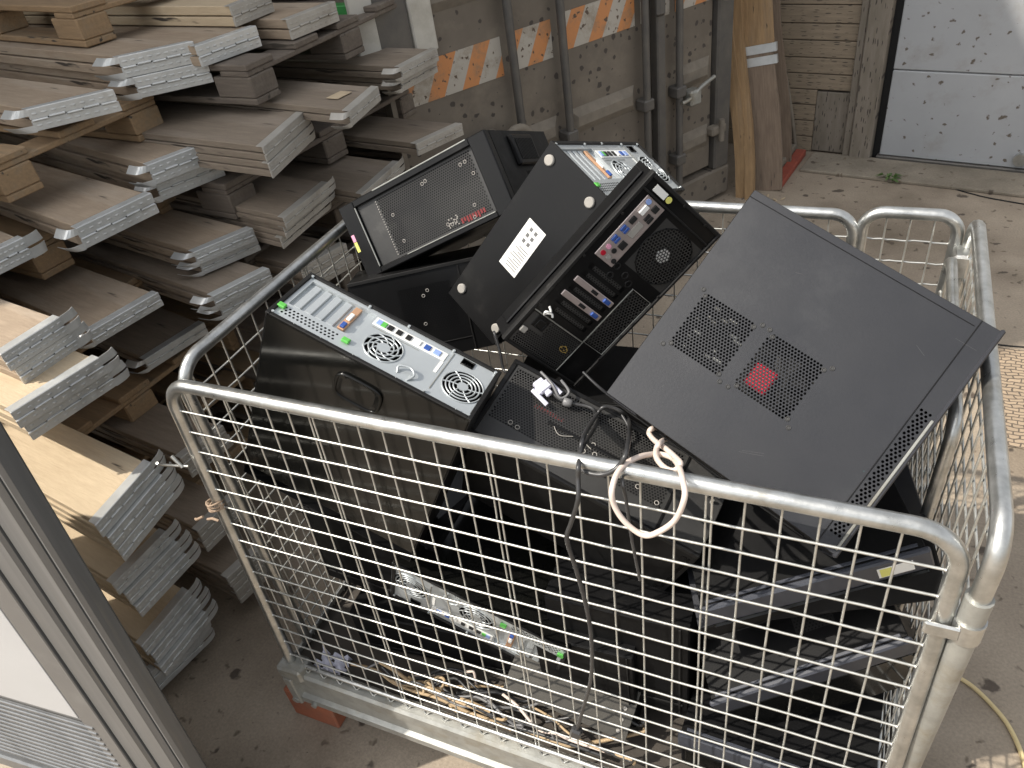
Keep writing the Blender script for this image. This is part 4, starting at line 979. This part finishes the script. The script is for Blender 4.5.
# rear face of it, seen at a slant
S0 = Matrix(((0, 0, 1, a_), (1, 0, 0, 0), (0, 1, 0, 0), (0, 0, 0, 1)))      # (x,y,z) -> (a_+z, x, y)
b = MB(); b.plate(0, .0, c_, d_-.02, 0, [(.012, .03, .075, .20)]); b.perf(.012, .03, .075, .20, 0, .005, .0044, .0019); b.xf(S0); b.build('rear_panel', M['blackdust'], t)
b = MB(); b.bbox((.085, .12, 0), (.152, .235, .012), .003)
for k in range(12): b.bbox((.095, .132+k*.008, .012), (.142, .136+k*.008, .014), .0006)
b.xf(S0); b.build('vent_box', M['black'], t)
b = MB()
for k in range(7): x = random.uniform(.02, .12); y = random.uniform(.03, .29); b.bbox((x, y, .0), (x+.012, y+.003, .003), .0006)
b.bbox((.012, d_-.10, 0), (.016, d_-.03, .003), .0006); b.xf(S0); b.build('rear_marks', M['steel_dull'], t)['kind'] = 'stuff'

# --- black tower between them, mostly buried
Bm = ((.8256, .2587, .5014), (.5642, -.3884, -.7286), (.0063, .8844, -.4666))
Bo = at(347, 285, (0, .47, 0), (0, 1, 0)); Bx = (at(467, 259, (0, .60, 0), (0, 1, 0))-Bo); bw = Bx.length; Bx.normalize()
Bd = at(375, 350, (0, .44, 0), (0, 1, 0))-Bo; Bd = (Bd-Bx*Bd.dot(Bx)).normalized(); Bn = Bx.cross(-Bd).normalized()
if Bn.y > 0: Bn = -Bn
By = Bn.cross(Bx).normalized()
a_, c_, d_ = max(.30, bw), .20, .17
t = thing('desktop_tower', 'scuffed black tower under the window tower with a small yellow and red sticker', 'computer', frame(Bo-By*c_-Bn*d_, Bx, By, Bn), 'black computer towers in the cage')
b = MB(); shell(b, a_, c_, d_, skip=('z1',)); b.build('case_shell', M['black'], t)
b = MB(); win = (.10, .06, .22, .165); b.plate(0, 0, a_, c_, d_, [win]); b.perf(*win, d_, .006, .0052, .0018); b.build('front_panel', M['black'], t)
b = MB(); b.bbox((.0, c_-.006, d_), (a_, c_+.002, d_+.003), .001); b.bbox((a_*.80, 0, d_), (a_*.81, c_, d_+.002), .0005); b.bbox((.03, .03, d_), (.24, .032, d_+.0015), .0004); b.build('panel_edge', M['blackdust'], t)
b = MB(); b.bbox((a_*.86, .055, d_+.0002), (a_*.90, .085, d_+.0010), .0002); b.build('sticker', M['yellow'], t)
b = MB(); b.bbox((a_*.88, .050, d_+.0012), (a_*.90, .060, d_+.0016), .0001); b.build('red_mark', M['redprint'], t)
b = MB(); b.box((.01, .01, d_-.03), (a_-.01, c_-.01, d_-.026)); b.build('inner_wall', M['void'], t)
b = MB()
for x, y in ((.155, .142), (.166, .152), (.145, .08)): b.tube([(x+.0034*math.cos(k*.7854), y+.0034*math.sin(k*.7854), d_+.0006) for k in range(8)], .0008, 5, closed=True)
b.build('screw_holes', M['foot'], t)['kind'] = 'stuff'

# --- mesh front tower leaning on the front rail
Gm = ((.9233, .1569, .3506), (-.0576, .9591, -.2773), (-.3797, .2358, .8945)); Go = Vector((.346, .282, .606))
gn = Vector((.3506, -.2773, .8945)); a_, c_, d_ = .440, .168, .285
t = thing('desktop_tower', 'mesh topped black tower just behind the front rail, under the lilac plug', 'computer', F_(Go+gn*(.40-d_), Gm), 'black computer towers in the cage')
b = MB(); shell(b, a_, c_, d_, skip=('z1', 'y0')); b.build('case_shell', M['black'], t); z = d_
b = MB(); win = (.014, .044, .350, .156); b.plate(0, 0, a_, c_, z, [win]); b.perf(*win, z-.001, .0054, .0047, .0020); b.build('top_panel', M['mesh'], t)
b = MB(); b.bbox((.0, -.001, z-.012), (a_, .006, z+.003), .002); b.bbox((.0, c_-.006, z-.012), (a_, c_+.002, z+.004), .002); b.bbox((0, .006, z-.012), (.010, c_-.006, z+.003), .002); b.bbox((.355, .006, z), (.360, c_-.006, z+.002), .001); b.bbox((.11, .085, z), (.35, .090, z+.003), .001); b.build('frame', M['black'], t)
b = MB(); b.box((.01, .01, z-.04), (a_-.01, c_-.01, z-.036)); b.build('inner_wall', M['void'], t)
b = MB()
for k in range(10): b.box((.075+k*.006, .104, z-.006), (.078+k*.006, .112, z-.005))
b.build('red_print', M['redprint'], t)
b = MB()
for x, y in ((.055, .052), (.070, .050), (.19, .07), (.18, .10), (.2, .09), (.30, .06), (.34, .05), (.21, .075)):
    b.tube([(x+.004*math.cos(k*.7854), y+.004*math.sin(k*.7854), z+.0008) for k in range(8)], .0009, 5, closed=True)
b.tube(spline([(.12, .09, z+.0015), (.14, .075, z+.0015), (.17, .088, z+.0015), (.20, .08, z+.0015)], 4), .0008, 5)
b.build('screw_holes', M['foot'], t)['kind'] = 'stuff'
S1 = Matrix(((1, 0, 0, 0), (0, 0, -1, 0), (0, 1, 0, 0), (0, 0, 0, 1)))      # (x,y,z) -> (x,-z,y)
b = MB(); h1 = (.05, .13, .12, .20); h2 = (.14, .11, .24, .17); h3 = (.415, .01, .434, .26)
b.plate(0, 0, a_, d_-.002, 0, [h1, h2, h3]); b.perf(*h1, 0, .0062, .0054, .0017); b.perf(*h2, 0, .0062, .0054, .0017); b.perf(*h3, 0, .0052, .0045, .002); b.xf(S1); b.build('side_panel', M['deep'], t)
b = MB(); b.box((.01, .008, .01), (a_-.01, .012, z-.05)); b.build('inner_tray', M['void'], t)
b = MB()
for k in range(7):
    x = a_-.03+random.uniform(0, .02); b.cyl((x, .10+k*.008, z), (x+random.uniform(-.004, .004), .10+k*.008, z+.010), .003, 6)
b.build('broken_clips', M['foot'], t)['kind'] = 'stuff'

# ---------------------------------------------------------------- further cases filling the cage
def case(label, Mx, a, c, d, body='black', face=None, extra=None, group='black computer towers in the cage', name='desktop_tower'):
    t = thing(name, label, 'computer', Mx, group)
    b = MB(); b.bbox((0, 0, 0), (a, c, d-.003), .003); b.build('case_shell', M[{'black': 'deep', 'blackdust': 'deep'}.get(body, body)], t)
    b = MB(); b.bbox((.0005, .0005, d-.0025), (a-.0005, c-.0005, d), .0008); b.build('side_panel', M[{'black': 'deep', 'blackdust': 'deep'}.get(face or body, face or body)], t)
    b = MB(); b.bbox((a*.04, -.0025, d*.12), (a*.96, -.0005, d*.14), .0006); b.bbox((a*.93, -.003, .006), (a*.945, -.0005, d-.006), .0006); b.build('panel_seam', M['blackdust'], t)
    if extra: extra(t, a, c, d)
    return t
def ypr(o, yaw, pitch=0, roll=0):
    return Matrix.Translation(o) @ Matrix.Rotation(R(yaw), 4, 'Z') @ Matrix.Rotation(R(pitch), 4, 'Y') @ Matrix.Rotation(R(roll), 4, 'X')
def bez(sticker=False, perf=False):
    def fn(t, a, c, d):
        b = MB(); b.bbox((-.004, -.012, d-.045), (a+.004, -.001, d+.004), .003); fb = b.build('front_bezel', M['bezel'], t)
        b = MB(); b.bbox((.01, -.010, .008), (a-.01, -.001, d-.050), .002); b.build('front_plate', M['gloss'], t)
        b = MB(); b.bbox((.01, .002, d+.0002), (a-.01, .008, d+.0022), .0008); b.build('top_edge', M['bezel'], t)
        if sticker:
            b = MB(); b.bbox((a*.78, -.0128, d-.034), (a*.93, -.0122, d-.008), .0002); q = b.build('certificate_sticker', M['white'], fb)
            b = MB(); b.bbox((a*.79, -.0134, d-.032), (a*.84, -.0129, d-.010), .0002); b.build('sticker_print', M['yellow'], q)
        if perf:
            b = MB(); b.perf(a*.52, .06, a*.72, .13, d+.0006, .0062, .0054, .0017); b.build('perforation', M['blackdust'], t)
    return fn
# lower right tower, long edge towards the front mesh
q0 = aty(711, 700, .085)
Lx = (aty(908, 636, .20)-q0); Lw = Lx.length; Lx.normalize(); Ly = Vector((-.28, .93, .22)); Ly = (Ly-Lx*Ly.dot(Lx)).normalized(); Lz = Lx.cross(Ly)
case('black tower lying lowest at the right behind the mesh with a wide grey front edge', frame(q0-Lz*.19, Lx, Ly, Lz), Lw, .38, .19, face='black', extra=bez(perf=True))
q1 = aty(700, 607, .10)
Mx_ = (aty(926, 546, .22)-q1); Mw = Mx_.length; Mx_.normalize(); My = Vector((-.20, .95, .15)); My = (My-Mx_*My.dot(Mx_)).normalized(); Mz = Mx_.cross(My)
case('black tower under the charcoal one with a small hologram sticker on its grey edge', frame(q1-Mz*.05, Mx_, My, Mz), Mw, .30, .05, face='black', extra=bez(sticker=True))
q2 = aty(698, 629, .11)
Nx = (aty(868, 574, .20)-q2).normalized(); Ny = (Vector((-.2, .95, .15))-Nx*Nx.dot(Vector((-.2, .95, .15)))).normalized(); Nz = Nx.cross(Ny)
case('flat black case sandwiched between the two lying towers at the right', frame(q2-Nz*.045, Nx, Ny, Nz), .31, .33, .045, face='charcoal2')
# mesh side tower under the right end of the charcoal one
qa = aty(906, 458, .55); qb = aty(930, 528, .25)
Px = (qb-qa); Pl = Px.length; Px.normalize(); Py = Vector((-1, 0, -.45)); Py = (Py-Px*Py.dot(Px)).normalized(); Pz = Px.cross(Py)
if Pz.z < 0: Pz = -Pz; Py = -Py
def exN(t, a, c, d):
    s = 1 if c > 0 else -1
    b = MB(); b.bbox((.0, .0, d), (a, .035, d+.004), .002) if Py.x < 0 else b.bbox((.0, c-.035, d), (a, c, d+.004), .002); b.build('edge_strip', M['charcoal2'], t)
    b = MB(); b.perf(.03, .06, a-.04, .22, d+.0006, .0062, .0054, .0017); b.build('perforation', M['blackdust'], t)
org = qa - Pz*.12 if Py.x < 0 else qa - Py*.32 - Pz*.12
case('black mesh sided case showing beneath the right end of the charcoal tower', frame(org, Px, Py, Pz), Pl, .32, .12, extra=exN)
# fillers resting on the tray
case('dusty brown black case lying flat on the tray at the left', ypr((.10, .10, .245), 6), .42, .40, .13, body='blackdust', face='black')
case('black tower on its side under the glossy office tower at the left', ypr((.0, .17, .385), -3, 0, 0), .36, .30, .25, face='black')
case('black tower standing at the back middle of the cage', ypr((.36, .56, .30), 4), .44, .22, .42)
case('black tower lying on the tray at the right rear', ypr((.70, .30, .245), -3), .48, .46, .20)
case('black tower on its side in the middle of the tray', ypr((.58, .10, .245), 3, 0, 0), .20, .20, .26, face='black')
case('black tower propped at the rear right under the charcoal one', ypr((.78, .55, .45), 6), .42, .24, .36)
# bare sheet metal drive bay at the bottom
t = thing('metal_chassis', 'bent bare grey chassis sheet lying on cables at the bottom of the cage', 'metal sheet', Matrix.Identity(4))
s0 = aty(503, 688, .05); s1 = aty(625, 742, .05); sx = (s1-s0); sl = sx.length; sx.normalize(); sy = Vector((-.25, .80, .55)); sy = (sy-sx*sy.dot(sx)).normalized(); sz = sx.cross(sy)
F = frame(s0, sx, sy, sz); b = MB(); b.bbox((0, 0, 0), (sl, .10, .0025), .0005, F); b.bbox((0, 0, -.05), (sl, .0025, 0), .0005, F); b.bbox((sl-.003, .003, -.05), (sl, .10, -.0005), .0005, F); b.build('sheet', mat('dirty_sheet', (.07, .065, .055), (.045, .042, .036), rough=.5, metal=.4, scale=12), t)
b = MB()
for k in range(4): s_ = len(b.v); b.cyl((sl-.02, .015+.022*k, .0022), (sl-.02, .015+.022*k, .0045), .004, 10); b.xf(F, s_)
b.build('screws', M['foot'], t)['kind'] = 'stuff'

# ---------------------------------------------------------------- cables
zg = lambda u, v, d=.010: at(u, v, Go+gn*(.40+d), gn)
pts = [zg(551, 391), zg(558, 398), zg(566, 402), zg(575, 404), zg(593, 409, .016), zg(596, 424, .018), aty(583, 446, .075), aty(577, 463, .040), aty(586, 472, .025), aty(603, 474.5, .024), aty(619, 466, .032),
       aty(627.5, 447, .065), zg(629, 422, .016), zg(620, 411, .020), zg(604, 407, .022), zg(594.5, 418, .026), aty(584, 436, .095), aty(580, 452, .06), aty(578.5, 466, .018), aty(578, 478, .012), aty(578, 500, -.004), aty(571, 523, -.004), aty(567, 540, -.010), aty(577, 572, -.010), aty(588, 614, -.014), aty(592, 649, -.016), aty(590.5, 681, -.016), aty(582, 712, -.018), aty(577, 730, -.020)]
t = thing('monitor_cable', 'black monitor and power lead draped over the front rail, lilac plug on top', 'cable', Matrix.Identity(4))
b = MB(); b.tube(spline(pts, 6), .0036, 8); b.build('lead', M['cable'], t)
f0 = zg(563, 401, .012); f1 = zg(572, 404, .012); b = MB(); b.tube([f0, f0+(f1-f0)*.12, f0+(f1-f0)*.88, f1], [.004, .0075, .0075, .004], 12); b.build('ferrite_bead', M['cable_grey'], t)
p0 = zg(548, 393, .012); p1 = zg(532, 377, .012); ax = (p1-p0).normalized(); az = gn; ay = az.cross(ax).normalized(); PFm = frame(p0, ax, ay, az)
b = MB(); b.bbox((.004, -.014, -.006), (.022, .014, .008), .003, PFm); b.bbox((.022, -.010, -.004), (.030, .010, .006), .001, PFm); b.bbox((-.006, -.006, -.004), (.005, .006, .006), .002, PFm); q = b.build('plug', M['vga'], t)
for s_ in (-1, 1):
    b = MB(); k0 = len(b.v); b.cyl((-.016, s_*.0175, 0), (.022, s_*.0175, 0), .0042, 10); b.xf(PFm, k0); b.build('thumb_screw', M['vga'], q)
pe = aty(577, 730, -.020); pd = (aty(572, 745, -.022)-pe).normalized(); px_ = pd.cross(Vector((0, 1, 0))).normalized(); PP = frame(pe, px_, pd.cross(px_), pd)
b = MB(); b.bbox((-.011, -.008, -.004), (.011, .008, .022), .004, PP); q = b.build('mains_plug', M['cable'], t)
for s_ in (-1, 1):
    b = MB(); k0 = len(b.v); b.cyl((s_*.0075, 0, .022), (s_*.0075, 0, .040), .0022, 8); b.xf(PP, k0); b.build('pin', M['wire'], q)

for k_, (P_, m_, lb_) in enumerate((
    ([zg(583, 372, .03), zg(600, 388, .03), zg(618, 401, .02), zg(640, 412, .02), zg(664, 430, .015), zg(690, 447, .01), zg(712, 468, .01)], 'cable', 'black lead running along the edge under the charcoal tower'),
    ([zg(541, 372, .012), zg(552, 384, .02), zg(560, 398, .012), zg(569, 392, .016), zg(561, 380, .02)], 'cable_grey', 'thin grey lead curling beside the lilac plug'),
    ([zg(622, 415, .01), zg(630, 432, .015), zg(627, 455, .02), aty(622, 476, .03), aty(626, 500, .012), aty(632, 540, .012), aty(640, 580, .012)], 'cable', 'second black lead dropping inside the front mesh'),
    )):
    b = MB(); b.tube(spline(P_, 5), .0026, 7); o = b.build('thin_cable', M[m_]); tag(o, lb_, 'cable')
t = thing('cream_cable', 'thick cream cable hanging in a ring over the front rail', 'cable', Matrix.Identity(4))
pts = [zg(700, 462, .0), zg(690, 449, .008), zg(681, 443, .014), zg(670, 438, .018), aty(661, 442, .13), aty(656, 450, .10), aty(657, 459, .075), aty(665, 468, .055), aty(674.5, 470.5, .048), aty(680.5, 464, .055), aty(676, 458, .075), aty(666, 449, .11), aty(655, 441, .145), aty(649, 433, .17), aty(653, 428.5, .18), zg(660, 432, .02), zg(672, 440, .006), zg(684, 447, -.01)]
b = MB(); b.tube(spline(pts, 6), .0040, 10); b.build('strand', M['cream'], t)
ring = [aty(672, 458, .088), aty(679, 467, .050), aty(683, 481, .010), aty(684.5, 498, -.012), aty(675, 520, -.016), aty(657.5, 532.5, -.020), aty(643, 535, -.020), aty(626, 523, -.018), aty(614.5, 506, -.014), aty(612, 489, -.008), aty(620, 469, .026), aty(637.5, 457.5, .060), aty(657.5, 454, .095)]
b = MB(); b.tube(spline(ring, 6, True), .0040, 10, closed=True); b.build('ring', M['cream'], t)
# thin flex behind the office tower
t = MB(); t.tube(spline([at(497, 345, (0, .42, 0), (0, 1, 0)), at(494, 332, (0, .42, 0), (0, 1, 0)), at(500, 352, (0, .40, 0), (0, 1, 0)), at(505, 372, (0, .38, 0), (0, 1, 0)), at(520, 366, (0, .36, 0), (0, 1, 0))], 6), .003, 8)
o = t.build('black_flex', M['cable']); tag(o, 'short black flex looping between the office tower and the rear ports tower', 'cable')
# yellow cable on the ground at the right
y = [atz(u, v, .006) for u, v in ((930, 655), (952, 673), (972, 686), (990, 703), (1006, 722), (1018, 745), (1026, 770), (1030, 800))]
t = MB(); t.tube(spline(y, 6), .0052, 10); o = t.build('yellow_cable', M['yellowcable']); tag(o, 'pale yellow cable lying on the ground right of the cage', 'cable')
# loose cables on the tray
rc = random.Random(3)
cm = ['tan', 'cable', 'tan', 'cable_grey', 'cream', 'cable', 'cable', 'tan', 'cable_grey', 'tan', 'cable', 'tan', 'cable', 'cable_grey']
cn = {'tan': 'tan', 'cable': 'black', 'cable_grey': 'grey', 'cream': 'cream'}
for k in range(22):
    c_ = cm[k % len(cm)]; x = rc.uniform(.12, .62); y_ = rc.uniform(.02, .07); P = []; a = rc.uniform(-.5, .5)
    for i in range(7):
        P.append((min(.80, max(.0, x)), min(.095, max(.018, y_)), .248+rc.uniform(.0, .035)+.002*k)); x += .055*math.cos(a); y_ += .025*math.sin(a*3); a += rc.uniform(-.7, .7)
    t = MB(); t.tube(spline(P, 5), rc.uniform(.0025, .0042), 7); o = t.build('loose_cable', M[c_]); tag(o, f'short {cn[c_]} cable end tangled on the tray behind the front channel', 'cable', f'loose {cn[c_]} cables tangled on the tray')
# crumpled pale rag and bits at the front left of the tray
t = MB(); o0 = aty(333, 668, .03); n_ = 8
vs = [(o0.x-.04+.08*i/n_, o0.y-.02+.05*j/n_, o0.z+.012*math.sin(i*1.7+j)+.010*math.cos(j*2.3-i)+.012) for i in range(n_+1) for j in range(n_+1)]
vs2 = [(x, y, z-.002) for x, y, z in vs]
fs = [(i*(n_+1)+j, (i+1)*(n_+1)+j, (i+1)*(n_+1)+j+1, i*(n_+1)+j+1) for i in range(n_) for j in range(n_)]
t.add(vs, fs, True); t.add(vs2, [f[::-1] for f in fs], True); o = t.build('plastic_bag', M['vga']); tag(o, 'crumpled pale plastic bag in the front left corner of the cage tray', 'bag')
case('black tower standing just behind the front mesh in the middle', ypr((.60, .13, .30), 2, 0, 0), .28, .20, .30, face='black')
case('black tower at the front right lying under the lowest grey edged one', ypr((.88, .075, .245), -2), .34, .36, .12, face='black', extra=bez())
case('black slab standing upright at the right inside the inner mesh', ypr((1.135, .30, .25), 90, 0, 0), .45, .05, .60, face='black')
# grit and crumbs on the concrete
b = MB(); rg = random.Random(11)
for k in range(900):
    x = rg.uniform(-.7, 2.6); y = rg.uniform(-.6, 3.8)
    r_ = rg.uniform(.0012, .004) if rg.random() < .93 else rg.uniform(.004, .008)
    a = rg.uniform(0, 6.28); P = [(x+r_*rg.uniform(.6, 1.2)*math.cos(a+i*1.571), y+r_*rg.uniform(.6, 1.2)*math.sin(a+i*1.571), .0) for i in range(4)]
    b.add(P+[(x, y, r_*rg.uniform(.5, 1.0))], [(0, 1, 4), (1, 2, 4), (2, 3, 4), (3, 0, 4)])
o = b.build('grit', M['kerb']); tag(o, 'grit and crumbs scattered over the concrete', 'grit', kind='stuff')
